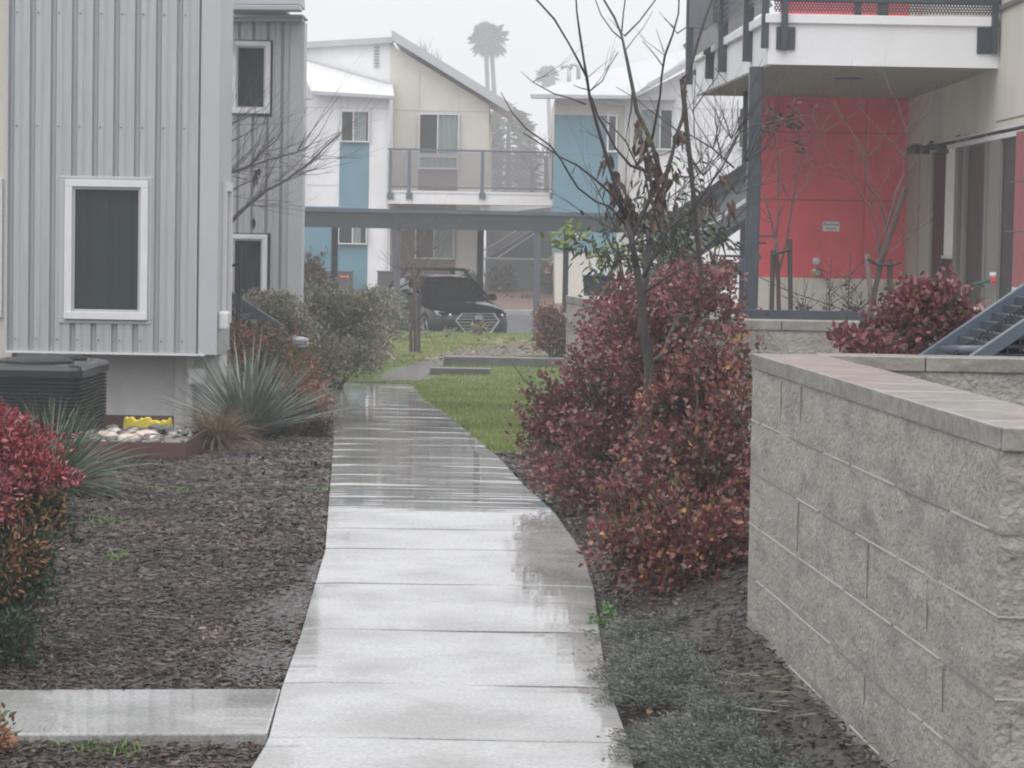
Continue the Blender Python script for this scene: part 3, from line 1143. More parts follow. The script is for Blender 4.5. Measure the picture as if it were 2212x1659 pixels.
# stair stringer coming down beside the first house
st = thing('metal_stair', 'dark blue-grey steel stair stringers slanting down beside the corner of the near ribbed house', 'stair', G(560, 760))
mb = MB()
mb.bar(P(470, 634, 28.6), P(606, 722, 28.6), .06, .20)
mb.build('stringer', M_['steel_mid'], st)
mb = MB()
mb.bar(P(470, 690, 27.6), P(600, 775, 27.6), .06, .20)
mb.build('stringer', M_['steel'], st)
mb = MB()
for i in range(7):
    a = P(478 + i * 19, 652 + i * 12.3, 28.55)
    mb.box(a.x - .12, a.x + .14, 27.65, 28.5, a.z - .04, a.z)
mb.build('tread', M_['steel'], st)

# --- condensers
def condenser(u0, u1, vt, y, label):
    x0, x1 = P(u0, 900, y).x, P(u1, 900, y).x
    zt = P((u0 + u1) / 2, vt, y).z
    zb_ = T(y)
    w = x1 - x0
    t = thing('condenser_unit', label, 'condenser unit', ((x0 + x1) / 2, y + w / 2, zb_), 'outdoor condenser units by the ribbed house')
    mb = MB().box(x0 - .04, x1 + .04, y - .04, y + w + .04, zb_ - .05, zb_ + .05)
    mb.build('pad', M_['concrete'], t)
    cx_, cy_ = (x0 + x1) / 2, y + w / 2
    def rr(h, n=7):
        out = []
        rad = min(.11, h * .35)
        for k, (sx_, sy_) in enumerate(((1, 1), (-1, 1), (-1, -1), (1, -1))):
            for i in range(n):
                a = (k + i / (n - 1)) * math.pi / 2
                out.append((cx_ + sx_ * (h - rad) + rad * math.cos(a), cy_ + sy_ * (h - rad) + rad * math.sin(a)))
        return out
    def stack(levels):
        m_ = MB()
        rings = [[(px, py, z) for px, py in rr(h)] for h, z in levels]
        n = len(rings[0])
        vs = [p for r_ in rings for p in r_]
        fs = [(a * n + i, a * n + (i + 1) % n, (a + 1) * n + (i + 1) % n, (a + 1) * n + i) for a in range(len(rings) - 1) for i in range(n)]
        fs += [tuple(range(n - 1, -1, -1)), tuple(range((len(rings) - 1) * n, len(rings) * n))]
        return m_.add(vs, fs)
    h = w / 2
    stack([(h, zb_ + .05), (h, zb_ + .15)]).build('base', M_['black'], t)
    stack([(h - .03, zb_ + .15), (h - .03, zt - .10)]).build('coil', mat('coil_fins', (.012, .024, .022), .6, noise=.4, nscale=40, stretch=(1, 1, .1)), t)
    n = 15
    lv = []
    for i in range(n):
        z = zb_ + .16 + (zt - zb_ - .28) * i / (n - 1)
        lv += [(h - .025, z), (h - .002, z + .004), (h, z + .020), (h - .025, z + .024)]
    stack(lv).build('louvre', M_['black'], t)
    stack([(h, zt - .11), (h + .012, zt - .10), (h + .012, zt - .045), (h, zt - .02), (h - .05, zt - .008), (h - .10, zt - .004)]).build('lid', mat('wet_black_top', (.016, .024, .026), .16), t, smooth=False)
    mb = MB()
    mb.lathe((cx_, cy_, zt - .006), [(w * .36, 0), (w * .36, .02), (w * .3, .035), (w * .12, .045), (.02, .047)], 24)
    mb.build('fan_guard', M_['black'], t)
    return t
condenser(-60, 172, 787, 19.6, 'black condenser unit nearest the camera, its round top wet and shining')
condenser(-20, 200, 780, 20.7, 'black condenser unit tucked behind the nearest one, against the pale base wall')

# --- rusty steel box of river stones
mb = MB()
ya, yb_ = 19.0, 20.6
g0 = T(19)
x0, x1 = P(150, 955, ya).x, P(399, 955, ya).x
zt = P(290, 955, ya).z
mb.box(x0, x1, ya, ya + .012, g0 - .05, zt)
mb.box(x1 - .012, x1, ya + .012, yb_, g0 - .05, zt)
z2 = P(290, 897, yb_).z
mb.box(x0, P(376, 900, yb_).x, yb_, yb_ + .012, T(yb_) - .05, z2)
tag(mb.build('steel_edging', M_['rust']), 'rusty dark red steel edging boxed around the river stones below the ribbed house', 'edging')
mb = MB().box(x0 - .3, x1 - .013, ya + .013, yb_ - .002, g0 - .05, zt - .07)
tag(mb.build('stone_bed', M_['soil']), kind='structure')
rs = random.Random(8)
def stone(c, r, seed):
    rr = random.Random(seed)
    mb = MB()
    n, m_ = 9, 5
    vs, fs = [], []
    sx_, sy_, sz_ = r * rr.uniform(.9, 1.4), r * rr.uniform(.8, 1.1), r * rr.uniform(.45, .7)
    a0 = rr.uniform(0, 3)
    for j in range(m_ + 1):
        ph_ = math.pi * j / m_
        for i in range(n):
            th = 2 * math.pi * i / n
            k = 1 + .12 * math.sin(3 * th + seed) * math.sin(ph_)
            x, y_ = math.cos(th) * math.sin(ph_) * sx_ * k, math.sin(th) * math.sin(ph_) * sy_ * k
            vs.append((c[0] + x * math.cos(a0) - y_ * math.sin(a0), c[1] + x * math.sin(a0) + y_ * math.cos(a0), c[2] + math.cos(ph_) * sz_))
    for j in range(m_):
        for i in range(n):
            fs.append((j * n + i, j * n + (i + 1) % n, (j + 1) * n + (i + 1) % n, (j + 1) * n + i))
    return vs, fs
M_['pebble'] = leafmat('river_pebble', [(0, (.04, .04, .042)), (.55, (.10, .095, .09)), (.85, (.22, .18, .15)), (1, (.40, .34, .29))], rough=.2, trans=0)
mb = MB()
for i in range(260):
    c = (rs.uniform(x0, x1 - .06), rs.uniform(ya + .06, yb_ - .1), zt - .05 + rs.uniform(0, .05))
    vs, fs = stone(c, rs.uniform(.025, .055), i)
    mb.add(vs, fs)
tag(mb.build('pebbles', M_['pebble'], smooth=True), kind='stuff')
for i, (u, v, r, col, lab) in enumerate([
    (315, 932, .10, (.55, .36, .26), 'large smooth orange and white river stone, the middle one in the rusty steel box'),
    (228, 937, .095, (.52, .33, .22), 'large pale orange river stone at the left of the rusty steel box'),
    (276, 944, .085, (.45, .33, .22), 'flat tan river stone at the front of the rusty steel box'),
    (335, 941, .06, (.55, .45, .33), 'small cream river stone at the right of the rusty steel box'),
    (247, 922, .06, (.42, .40, .38), 'grey-white river stone at the back of the steel box beside the yellow block')]):
    yy = float(np.interp(v, [905, 953], [20.5, 19.15]))
    c = P(u, v, yy)
    c.z = zt - .01
    vs, fs = stone(c, r, 40 + i)
    tag(MB().add(vs, fs).build('river_stone', mat('big_pebble', col, .2, nscale=7, col2=(.66, .60, .55)), smooth=True), lab, 'stone', 'big river stones in the steel box')
# yellow splash block
yy = 20.42
q = []
rs = random.Random(4)
x0, x1, z0, z1 = R(268, 901, 368, 926, yy)
n = 26
top = [(x0 + (x1 - x0) * i / n, z1 - rs.uniform(0, .035) - (.03 if 18 < i < 21 else 0)) for i in range(n + 1)]
mb = MB().prism([(x, yy, z) for x, z in top] + [(x1 + .01, yy, z0), (x0 - .01, yy, z0)], (0, .1, 0))
tag(mb.build('yellow_block', M_['yellow'], bevel=.01), 'ragged yellow foam block lying on the stones against the base wall', 'block')
# ------------------------------------------------------------------ block walls at the right
def blockwall(name, label, p0, p1, zt, zb_, th, caph=.057, course=.2, blk=.4, side=1, seed=1, start=0.0, amp=.003):
    """split-face wall from p0 to p1 (x, y); face on the right-hand side of p0->p1 when side=1; cap sits on top"""
    a, b = Vector((p0[0], p0[1], 0)), Vector((p1[0], p1[1], 0))
    d = (b - a)
    L = d.length
    d.normalize()
    nrm = Vector((d.y, -d.x, 0)) * side
    t = thing(name, label, 'wall', (a.x, a.y, zb_))
    rng = np.random.default_rng(seed)
    # rough face: a fine grid pushed in and out, with a flush groove at the joints
    nx, nz = int(L / .02) + 2, int((zt - caph - zb_) / .0125) + 2
    S = np.linspace(0, L, nx)
    Z = np.linspace(zb_, zt - caph, nz)
    def sm(k):
        w = rng.normal(size=(nz, nx))
        for _ in range(k):
            w = (w + np.roll(w, 1, 0) + np.roll(w, -1, 0) + np.roll(w, 1, 1) + np.roll(w, -1, 1)) / 5
        return w / (w.std() + 1e-9)
    H = sm(2) * .35 + sm(8) * .7 + sm(40) * .7
    H = H * amp
    ztc = zt - caph
    rows = np.floor((ztc - Z) / course)
    dz = np.abs(((ztc - Z) / course) - np.round((ztc - Z) / course)) * course
    SS, RR = np.meshgrid(S, rows)
    off = start + (RR % 2) * blk / 2
    q = (SS + off) / blk
    ds = np.abs(q - np.round(q)) * blk
    g = np.maximum(np.exp(-(dz[:, None] / .011) ** 2), .9 * np.exp(-(ds / .010) ** 2))
    # each block bellies out a little
    tp = np.clip(np.minimum(S, L - S) / .04, 0, 1)
    H = H + .0015 * (1 - np.exp(-(np.minimum(dz[:, None], ds) / .035) ** 2)) - g * .002
    H = H * tp[None, :]
    V = np.zeros((nz, nx, 3))
    V[:, :, 0] = a.x + d.x * S[None, :] + nrm.x * H
    V[:, :, 1] = a.y + d.y * S[None, :] + nrm.y * H
    V[:, :, 2] = Z[:, None]
    Fc = []
    i = np.arange(nz - 1)[:, None] * nx + np.arange(nx - 1)[None, :]
    i = i.ravel()
    Fc = np.stack([i, i + 1, i + nx + 1, i + nx], 1)
    npmesh('block_face', V.reshape(-1, 3), Fc, M_['block'], t)
    # body behind, and the cap
    bk = a - nrm * th
    mb = MB().prism([a - nrm * .045 + Vector((0, 0, zb_)), b - nrm * .045 + Vector((0, 0, zb_)), b - nrm * th + Vector((0, 0, zb_)), bk + Vector((0, 0, zb_))], (0, 0, ztc - zb_ - .001))
    mb.build('block_core', M_['block'], t)
    # mortar lines, pale where the rain has washed them, dark at the upright joints
    mo, dk_ = MB(), MB()
    k = 0
    rr = random.Random(seed)
    while ztc - k * course > zb_:
        z = ztc - k * course
        s0 = 0
        while s0 < L and k:
            s1 = min(L, s0 + rr.uniform(.15, .7))
            tgt = mo if rr.random() < .6 else dk_
            off_ = .0015 + rr.uniform(-.001, .0015)
            pa, pb = a + d * s0 + nrm * off_, a + d * s1 + nrm * off_
            w_ = rr.uniform(.003, .005)
            tgt.bar(Vector((pa.x, pa.y, z)), Vector((pb.x, pb.y, z)), .005, w_)
            s0 = s1 + rr.uniform(0, .05)
        q0 = -start - (k % 2) * blk / 2
        while q0 < L:
            if q0 > .05 and rr.random() < .14:
                pa = a + d * q0 + nrm * .0022
                dk_.bar(Vector((pa.x, pa.y, z - .01)), Vector((pa.x + rr.uniform(-.001, .001), pa.y, max(zb_, z - course + rr.uniform(.01, .07)))), .0018, .0045, up=tuple(nrm))
            q0 += blk
        k += 1
    for m_, nm in ((mo, 'joint_pale'), (dk_, 'joint_dark')):
        if m_.v:
            m_.build('mortar', M_[nm], t)['kind'] = 'stuff'
    cp = MB()
    s = 0.0
    while s < L - .01:
        e = min(L, s + blk)
        A_, B_ = a + d * (s + (.002 if s else 0)), a + d * (e - .002)
        o = .008
        cp.prism([A_ + nrm * o + Vector((0, 0, ztc)), B_ + nrm * o + Vector((0, 0, ztc)), B_ - nrm * (th + o) + Vector((0, 0, ztc)), A_ - nrm * (th + o) + Vector((0, 0, ztc))],
                 (0, 0, caph + rr.uniform(-.001, .001)))
        s = e
    cp.build('cap', M_['cap'], t, bevel=.004)
    return t
ZBED = EYE - .86
zc = P(1627, 764, 10.0).z
pA = P(1627, 764, 10.0)
pB = P(2165, 919, 6.2)
zcap = (pA.z + pB.z) / 2
d_ = Vector((pB.x - pA.x, pB.y - pA.y, 0)).normalized()
w1 = blockwall('block_wall', 'nearest grey split-face block wall with a wet cap, running towards the camera at the right', (pA.x, pA.y), (pB.x, pB.y), zcap, T(8) - .1, .26, seed=4, side=1, start=.12, amp=.002)
w2 = blockwall('block_wall', 'short return of the nearest block wall, facing the camera at the lower right corner', (pB.x, pB.y), (pB.x + 3, pB.y - .03), zcap - .003, T(6) - .1, .2, seed=5, side=1, amp=.006)
nn = Vector((-d_.y, d_.x, 0))
w3 = blockwall('block_wall', 'grey block wall that starts at the far end of the nearest wall and runs right below the steel stair', (pA.x + .27, 10.03), (pA.x + 3.5, 10.03), zcap - .004, T(10) - .1, .2, seed=6, side=1)
# the two walls of the raised bed behind
pc = P(1535, 689, 14.6)
p4 = P(1224, 649, 20.0)
zc2 = P(1700, 692, 14.6).z
w4 = blockwall('block_wall', 'long grey block wall facing the camera below the red electrical room wall', (pc.x, 14.6), (pc.x + 4.4, 14.6), zc2, T(14.6) - .1, .2, seed=7, side=1)
w5 = blockwall('block_wall', 'farthest block wall, its pale wet cap showing left of the red bushes', (p4.x, 20.0), (pc.x - .01, 14.61), zc2 - .003, T(17) - .15, .3, seed=8, side=1)
# raised soil behind the walls
mb = MB()
mb.prism([(pc.x + .12, 14.75, 0), (pc.x + 4.6, 14.8, 0), (pc.x + 4.6, 29.5, 0), (p4.x + .15, 29.5, 0), (p4.x + .15, 19.95, 0)], (0, 0, .01))
for i, v_ in enumerate(mb.v):
    mb.v[i] = (v_[0], v_[1], v_[2] + EYE - .87)
tag(mb.build('raised_bed', M_['soil']), kind='structure')
mb = MB().box(1.6, 4.5, 21.12, YD if 'YD' in globals() else 29.6, EYE - .868, EYE - .85)  # unseen pale slab, added to bounce light up onto the red wall
tag(mb.build('bounce_slab', mat('pale_bounce_slab', (.5, .49, .46), .4, noise=.1, nscale=3)), kind='structure')
mb = MB()
mb.prism([(pA.x + .35, 10.24, 0), (pA.x + 3.4, 10.24, 0), (pc.x + 4.3, 14.59, 0), (pc.x + .4, 14.59, 0)], (0, 0, .01))
mb.v = [(a, b, c + zcap - .62) for a, b, c in mb.v]
tag(mb.build('stair_court_floor', M_['concrete']), kind='structure')
mb = MB()
q = R(1640, 672, 1925, 690, 21.0)
mb.box(P(1600, 680, 21).x, P(1990, 680, 21).x, 21.0, 21.08, EYE - .9, q[3])
tag(mb.build('steel_header', M_['steel']), 'long dark steel header board at the foot of the red wall', 'edging')

# ------------------------------------------------------------------ the electrical room building
YD = 29.6
XW = P(1958, 400, YD).x
D = thing('red_walled_building', 'building with a red electrical room wall under a white walkway deck', 'building', (3.4, YD, ZBED))
xr0 = P(1560, 400, YD).x
zc_ceil = P(1800, 216, YD).z
z_floor = EYE - .87
zcream = P(1800, 601, YD).z
mb = MB().box(P(1641, 400, YD).x, XW, YD, YD + .2, zcream, zc_ceil + .09)
wr = mb.build('red_wall', M_['stucco_red'], D)
mb = MB()
for v in (287, 433):
    z = P(1800, v, YD).z
    mb.box(P(1641, 400, YD).x, XW - .002, YD - .003, YD, z - .008, z + .008)
xj = P(1868, 400, YD).x
mb.box(xj - .006, xj + .006, YD - .003, YD, zcream, zc_ceil)
mb.build('panel_joint', M_['rjoint'], wr)
mb = MB().box(P(1641, 400, YD).x, XW, YD - .01, YD + .2, z_floor, zcream)
mb.build('base_band', M_['cream_bright'], D)
# flush door in the red wall
x0, x1, z0, z1 = R(1722, 437, 1857, 601, YD)
mb = MB()
mb.box(x0, x1, YD - .012, YD + .0, zcream + .004, z1)
dr = mb.build('door', M_['stucco_red'], D)
k = P(1764, 564, YD - .05)
mb = MB().lathe((0, 0, 0), [(.045, 0), (.045, .02), (.02, .03)], 12)
mb.v = [(k.x + a, YD - .012 - c, k.z + b) for a, b, c in mb.v]
mb.build('deadbolt', M_['steel_white'], dr)
k = P(1764, 588, YD - .05)
mb = MB().lathe((0, 0, 0), [(.05, 0), (.05, .015), (.02, .02), (.02, .05), (.045, .06), (.05, .09), (.03, .11)], 12)
mb.v = [(k.x + a * 1.2, YD - .012 - c, k.z + b) for a, b, c in mb.v]
mb.build('door_knob', mat('brass', (.45, .38, .25), .3, metal=.8), dr)
def text(s, size, loc, m, parent, rot=(math.pi / 2, 0, 0), ex=.001, space=1.0, name='lettering', shear=0):
    cu = bpy.data.curves.new('t', 'FONT')
    cu.body = s
    cu.size = size
    cu.extrude = ex
    cu.align_x = 'CENTER'
    cu.align_y = 'CENTER'
    cu.space_line = space
    cu.shear = shear
    to = bpy.data.objects.new('t', cu)
    COL.objects.link(to)
    me = bpy.data.meshes.new_from_object(to)
    bpy.data.objects.remove(to)
    me.transform(Matrix.Translation(loc) @ Matrix.Rotation(rot[2], 4, 'Z') @ Matrix.Rotation(rot[0], 4, 'X'))
    me.materials.clear()
    me.materials.append(m)
    o = bpy.data.objects.new(name, me)
    COL.objects.link(o)
    if parent:
        place(o, parent)
    return o
M_['sign_white'] = mat('sign_white', (.90, .90, .92), .35)
M_['ink'] = mat('sign_ink', (.05, .05, .05), .5)
x0, x1, z0, z1 = R(1777, 479, 1813, 499.5, YD)
sg = MB().box(x0, x1, YD - .022, YD - .013, z0, z1).build('door_sign', M_['sign_white'])
tag(sg, 'small white sign reading Electrical Room on the red door', 'sign')
text('Electrical\nRoom', .048, ((x0 + x1) / 2, YD - .0235, (z0 + z1) / 2), M_['ink'], sg)

# receding side wall with windows and doors (faces left), towards the camera
YN = 21.5
def side(mb, u0, u1, v0, v1, th=.02, out=.0, lift=0):
    """box on the receding wall between picture columns u0 (far) and u1 (near); v given at the far column"""
    y0 = F * XW / (u0 - 1106) if u0 else YD
    ya_, yb2 = [float(np.interp(u, COLU, COLY)) for u in (u0, u1)]
    z0, z1 = P(u0, v1, ya_).z, P(u0, v0, ya_).z
    mb.box(XW - out - th, XW - out, yb2, ya_, z0, z1)
COLY = list(np.arange(19, 30.5, .25))
COLU = [1106 + F * XW / y for y in COLY]
# include the roll and pitch: find the column where the wall plane is seen at mid height
def col_u(y):
    lo, hi = 1500, 2600
    for _ in range(40):
        m = (lo + hi) / 2
        if P(m, 430, y).x < XW:
            lo = m
        else:
            hi = m
    return lo
COLU = [col_u(y) for y in COLY]
_o = np.argsort(COLU)
COLU, COLY = list(np.array(COLU)[_o]), list(np.array(COLY)[_o])
z_band = P(2013, 309, float(np.interp(2013, COLU, COLY))).z
mb = MB()
ydeck = 24.15
mb.box(XW, XW + 4, YN, YD + .2, z_band, 9.0)
o_up = mb.build('upper_wall', M_['stucco_cream'], D)
mb = MB()
yf = float(np.interp(2010, COLU, COLY))
mb.box(XW + .001, XW + 4, yf, YD + .2, z_floor, z_band - .001)
mb.build('side_wall', M_['stucco_olive'], D)
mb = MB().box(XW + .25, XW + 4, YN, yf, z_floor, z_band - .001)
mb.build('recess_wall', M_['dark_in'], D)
mb = MB().box(XW + .03, XW + 4, YN - .12, YN - .002, z_floor, z_band - .001)
mb.build('end_wall', M_['stucco_cream'], D)
# frames, doors, curtain, red panel on the side wall
mb = MB()
for (a, b) in ((2063, 2070), (2080, 2086), (2127, 2131), (2136, 2160)):
    mb = MB()
    side(mb, a, b, 292, 740, th=.05, out=-.04)
    mb.build('door_frame', M_['frame_dark'], D)
mb = MB()
yy0, yy1 = float(np.interp(2010, COLU, COLY)), YN
mb.box(XW - .012, XW + .12, yy1, yy0, z_band - .10, z_band - .055)
mb.box(XW - .015, XW + .12, yy1, yy0, z_band - .02, z_band)
mb.build('head_flashing', M_['white'], D)
mb = MB()
side(mb, 2041, 2063, 318, 552, th=.01, out=-.012)
mb.build('curtain', M_['blind_sky_white'], D)
mb = MB()
side(mb, 2012, 2063, 318, 740, th=.01, out=-.03)
side(mb, 2086, 2127, 308, 740, th=.01, out=-.03)
side(mb, 2160, 2196, 292, 740, th=.01, out=-.03)
mb.build('glass_panel', mat('dark_door_glass', (.02, .022, .024), .4, spec=.2), D)
mb = MB()
side(mb, 2038, 2063, 552, 558, th=.02, out=-.01)
mb.build('sash', M_['white'], D)
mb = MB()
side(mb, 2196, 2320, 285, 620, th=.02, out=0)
mb.build('red_side_panel', M_['red_dimmed'], D)
mb = MB()
side(mb, 2196, 2320, 620, 720, th=.02, out=0)
mb.build('low_side_panel', M_['stucco_grey'], D)
mb = MB()
for v in (395, 500):
    z = P(2196, v, 23.5).z
    mb.box(XW - .024, XW - .02, YN, 23.45, z - .006, z + .006)
z = P(2170, 262, 24).z
mb.box(XW - .004, XW, YN, ydeck, z - .006, z + .006)
z = P(2170, 18, 24).z
mb.box(XW - .03, XW, YN, ydeck, z - .02, z + .02)
y_ = float(np.interp(1985, COLU, COLY))
mb.box(XW - .004, XW + .001, y_ - .008, y_ + .008, z_floor, z_band)
mb.build('wall_groove', M_['joint'], D)

# the walkway deck: soffit, fascia with its cap, posts, plates, rails
dk = 'deck'
zf0 = P(1655, 139, ydeck).z
zf1 = P(1655, 50, ydeck).z
cap1 = P(1700, 31, ydeck).z
cx = P(1657, 139, ydeck).x
bxl = P(1503, 208, YD).x
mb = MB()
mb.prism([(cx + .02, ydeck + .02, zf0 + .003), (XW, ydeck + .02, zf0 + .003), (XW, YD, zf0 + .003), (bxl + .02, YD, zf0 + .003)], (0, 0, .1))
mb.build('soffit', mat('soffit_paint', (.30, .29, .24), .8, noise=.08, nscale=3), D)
mb = MB()
mb.box(cx, XW - .001, ydeck - .03, ydeck + .02, zf0, zf1)
dv = Vector((bxl - cx, YD - ydeck, 0))
nv = Vector((-dv.y, dv.x, 0)).normalized() * .05
a, b = Vector((cx, ydeck - .03, zf0)), Vector((bxl, YD, zf0))
b2 = b + (b - a) * 0.0
mb.prism([a, b2, b2 - nv, a - nv + Vector((0, .05, 0))], (0, 0, zf1 - zf0))
fas = mb.build('fascia', M_['stucco_white'], D)
mb = MB()
mb.box(cx - .03, P(2140, 40, ydeck).x, ydeck - .07, ydeck + .05, zf1, cap1)
a3, b3 = a + Vector((0, 0, zf1 - zf0)), b + Vector((0, 0, zf1 - zf0))
o3 = nv.normalized() * .04
mb.prism([a3 + o3, b3 + o3, b3 - nv * 2, a3 - nv * 2 + Vector((0, .15, 0))], (0, 0, cap1 - zf1))
mb.build('fascia_cap', M_['stucco_white'], D, bevel=.006)
mb = MB().prism([(cx, ydeck, cap1 - .01), (XW, ydeck, cap1 - .01), (XW, YD + 2, cap1 - .01), (bxl, YD + 2, cap1 - .01)], (0, 0, -.1))
mb.build('deck_slab', M_['concrete'], D)
for (u0, v0, u1, v1, yy) in ((1689, -60, 1703, 108, ydeck - .12), (1646, -60, 1662, 104, ydeck - .05), (2144, -60, 2158, 116, ydeck - .12)):
    x0, x1, z0, z1 = R(u0, v0, u1, v1, yy)
    MB().box(x0, x1, yy, yy + .06, z0, z1 + .6).build('rail_post', M_['steel'], D, bevel=.004)
for (u0, v0, u1, v1) in ((1677, 58, 1718, 107), (2111, 60, 2154, 116)):
    MB().fb(u0, v0, u1, v1, ydeck - .055, .02).build('post_plate', M_['steel'], D)
# posts hanging on the slanted side of the deck
def on_side(f, out=.05):
    p = a + (b - a) * f
    n_ = nv.normalized() * out
    return p + n_
for (uu, vb) in ((1594, 133), (1541, 157), (1513, 172)):
    f = 0
    while f < 1 and ((lambda q: (q.x * F / q.y + 1106))(on_side(f, .04)) > uu + 6):
        f += .01
    p = on_side(f, .04)
    zb1 = P(1600, vb, p.y).z
    mb = MB().box(p.x - .05, p.x + .05, p.y - .04, p.y + .04, zb1, cap1 + 1.0)
    mb.build('rail_post', M_['steel'], D, bevel=.004)
pa, pb2 = on_side(0, .05), on_side(1.0, .05)
mb = MB()
mb.prism([Vector((pa.x, pa.y, cap1 + .12)), Vector((pb2.x, pb2.y, cap1 + .12)), Vector((pb2.x, pb2.y, cap1 + 1.05)), Vector((pa.x, pa.y, cap1 + 1.05))], (.004, 0, 0))
mb.build('perforated_panel', M_['perf_yz'], D)
mb = MB()
mb.box(cx, XW, ydeck - .06, ydeck, P(1800, 4, ydeck).z, P(1800, -14, ydeck).z)
mb.box(cx, XW, ydeck - .06, ydeck, cap1 + 1.05, cap1 + 1.12)
mb.build('rail', M_['steel'], D)
mb = MB().box(cx + .05, XW - .02, ydeck - .035, ydeck - .03, cap1 + .02, cap1 + 1.06)
mb.build('perforated_front_panel', perfmat('perforated_front', (.07, .08, .09), .028, .30), D)
# upper storey behind the rail: red and cream wall with a dark window
yu = YD - .3
mb = MB().box(P(1690, 20, yu).x, P(1965, 20, yu).x, yu, yu + .3, cap1 - .2, 9)
mb.build('upper_red_wall', M_['stucco_red'], D)
mb = MB().box(P(1965, 20, yu).x + .001, P(2045, 20, yu).x, yu - .01, yu + .3, cap1 - .2, 9)
mb.build('upper_cream_wall', M_['stucco_cream'], D)
mb = MB().box(P(2046, 20, yu).x, XW + .5, yu + .02, yu + .3, cap1 - .2, 9)
mb.box(P(1832, 20, yu).x, P(1846, 20, yu).x, yu - .6, yu - .5, cap1 - .1, cap1 + 1.2)
mb.box(P(1882, 20, yu).x, P(1903, 20, yu).x, yu - .6, yu - .5, cap1 - .1, cap1 + 1.2)
mb.build('upper_doorway', M_['black'], D)
mb = MB()
mb.lathe((P(1832, 153, 26).x, 26, zf0 - .0), [(.12, -.012), (.14, .0)], 18)
mb.build('soffit_light', M_['steel'], D)

# grey perforated stair screen rising above the deck, upper left of it
yS = 27.5
S2 = thing('stair_screen', 'grey sheet-metal stair screen and slanting rail above the left end of the white deck', 'screen', (P(1540, 60, yS).x, yS, cap1))
mb = MB()
mb.poly([(1486, 118), (1486, -60), (1660, -60), (1660, -12), (1600, 22)], yS + .3, .02)
mb.build('screen_panel', mat('grey_screen_sheet', (.20, .22, .245), .45, noise=.1, nscale=20), S2)
mb = MB()
mb.bar(P(1484, 112, yS), P(1660, -2, yS), .06, .17)
mb.build('stair_rail', mat('grey_rail_paint', (.30, .31, .32), .45, noise=.05, nscale=5), S2)
mb = MB()
mb.fb(1482, 60, 1497, 182, yS - .1, .07)
mb.fb(1483, -60, 1489, 120, yS, .07)
mb.fb(1520, 92, 1534, 118, yS + .2, .07)
mb.build('screen_post', M_['steel'], S2)

# round steel posts that carry the deck
def post(u, v0, v1, w, y, label, zt=None):
    x0, x1, z0, z1 = R(u - w / 2, v0, u + w / 2, v1, y)
    x = (x0 + x1) / 2
    t = thing('steel_post', label, 'post', (x, y, ZBED), 'steel posts under the white deck')
    r = (x1 - x0) / 2
    MB().box(x - r, x + r, y - r, y + r, ZBED - .05, zf0).build('shaft', M_['steel'], t, bevel=.012)
    MB().box(x - r - .03, x + r + .03, y - r - .03, y + r + .03, ZBED - .02, ZBED + .02).build('base_plate', M_['steel'], t)
post(1627, 150, 690, 29, ydeck + .35, 'thick dark steel post at the front corner of the white deck')
post(1606.5, 205, 690, 13, YD - 1.0, 'thinner dark steel post standing just behind the thick one, left of the red wall')

# wall lamp with its arm
t = thing('wall_lamp', 'dark wall lamp on an arm at the corner beside the glass doors', 'wall lamp', P(2010, 320, 27.6))
mb = MB()
mb.lathe(P(1981, 323, 27.6), [(.03, -.05), (.13, -.045), (.14, -.01), (.06, .05), (.02, .06)], 14)
mb.build('lamp_shade', M_['black'], t)
mb = MB()
mb.tube([P(1985, 321, 27.6), P(2005, 319, 27.6), P(2012, 308, 27.8)], .025, 8)
mb.tube([P(2012, 320, 27.5), P(2050, 321, 26.9)], .02, 8)
mb.build('lamp_arm', M_['black'], t)
mb = MB().lathe(P(2046, 323, 26.9), [(.03, -.045), (.11, -.04), (.11, .0), (.03, .05)], 14)
mb.build('lamp_shade', M_['black'], t)
# broom with a blue handle
t = thing('broom', 'blue-handled broom leaning against the glass doors', 'broom', P(2018, 640, 26.8))
mb = MB().tube([P(2014, 620, 26.8), P(2064, 500, 27.0)], .014, 8)
mb.build('handle', mat('dark_blue_handle', (.02, .05, .10), .4), t)
mb = MB().tube([P(2053, 527, 26.96), P(2066, 492, 27.02)], [.026, .036], 8)
mb.build('grip', mat('navy_grip', (.012, .025, .06), .4), t)
# hanging feeder, green tool, white ornament
t = thing('hanging_feeder', 'small red and white feeder hanging in front of the dark glass door', 'feeder', P(2151, 610, 24))
x0, x1, z0, z1 = R(2140, 589, 2164, 599, 23.9)
mb = MB().lathe(((x0 + x1) / 2, 23.95, z0), [(.04, 0), (.055, .02), (.05, .045)], 14)
mb.build('feeder_top', M_['steel_white'], t)
mb = MB().lathe(((x0 + x1) / 2, 23.95, z0 - .05), [(.03, -.01), (.045, .01), (.04, .05)], 14)
mb.build('feeder_base', mat('red_plastic', (.7, .05, .02), .3), t)
mb = MB().tube([((x0 + x1) / 2, 23.95, z0), ((x0 + x1) / 2, 23.95, z_band - .1)], .003, 4)
mb.build('wire', M_['black'], t)
t = MB().tube([P(2104, 614, 24.2), P(2140, 606, 24.2)], .016, 8)
tag(t.build('green_tool', mat('green_plastic', (.03, .14, .10), .5)), 'short green tool handle against the dark glass left of the red and white feeder', 'tool')
c = P(2113, 690, 23.2)
mb = MB().lathe((c.x, c.y, z_floor), [(.10, 0), (.12, .1), (.09, .25), (.06, P(2113, 668, 23.2).z - z_floor), (.03, P(2113, 656, 23.2).z - z_floor), (.01, P(2113, 648, 23.2).z - z_floor)], 12)
tag(mb.build('garden_ornament', mat('weathered_white_ornament', (.42, .40, .36), .7), smooth=True), 'small whitish pointed garden ornament beside the glass doors, above the steel stair rail', 'ornament')

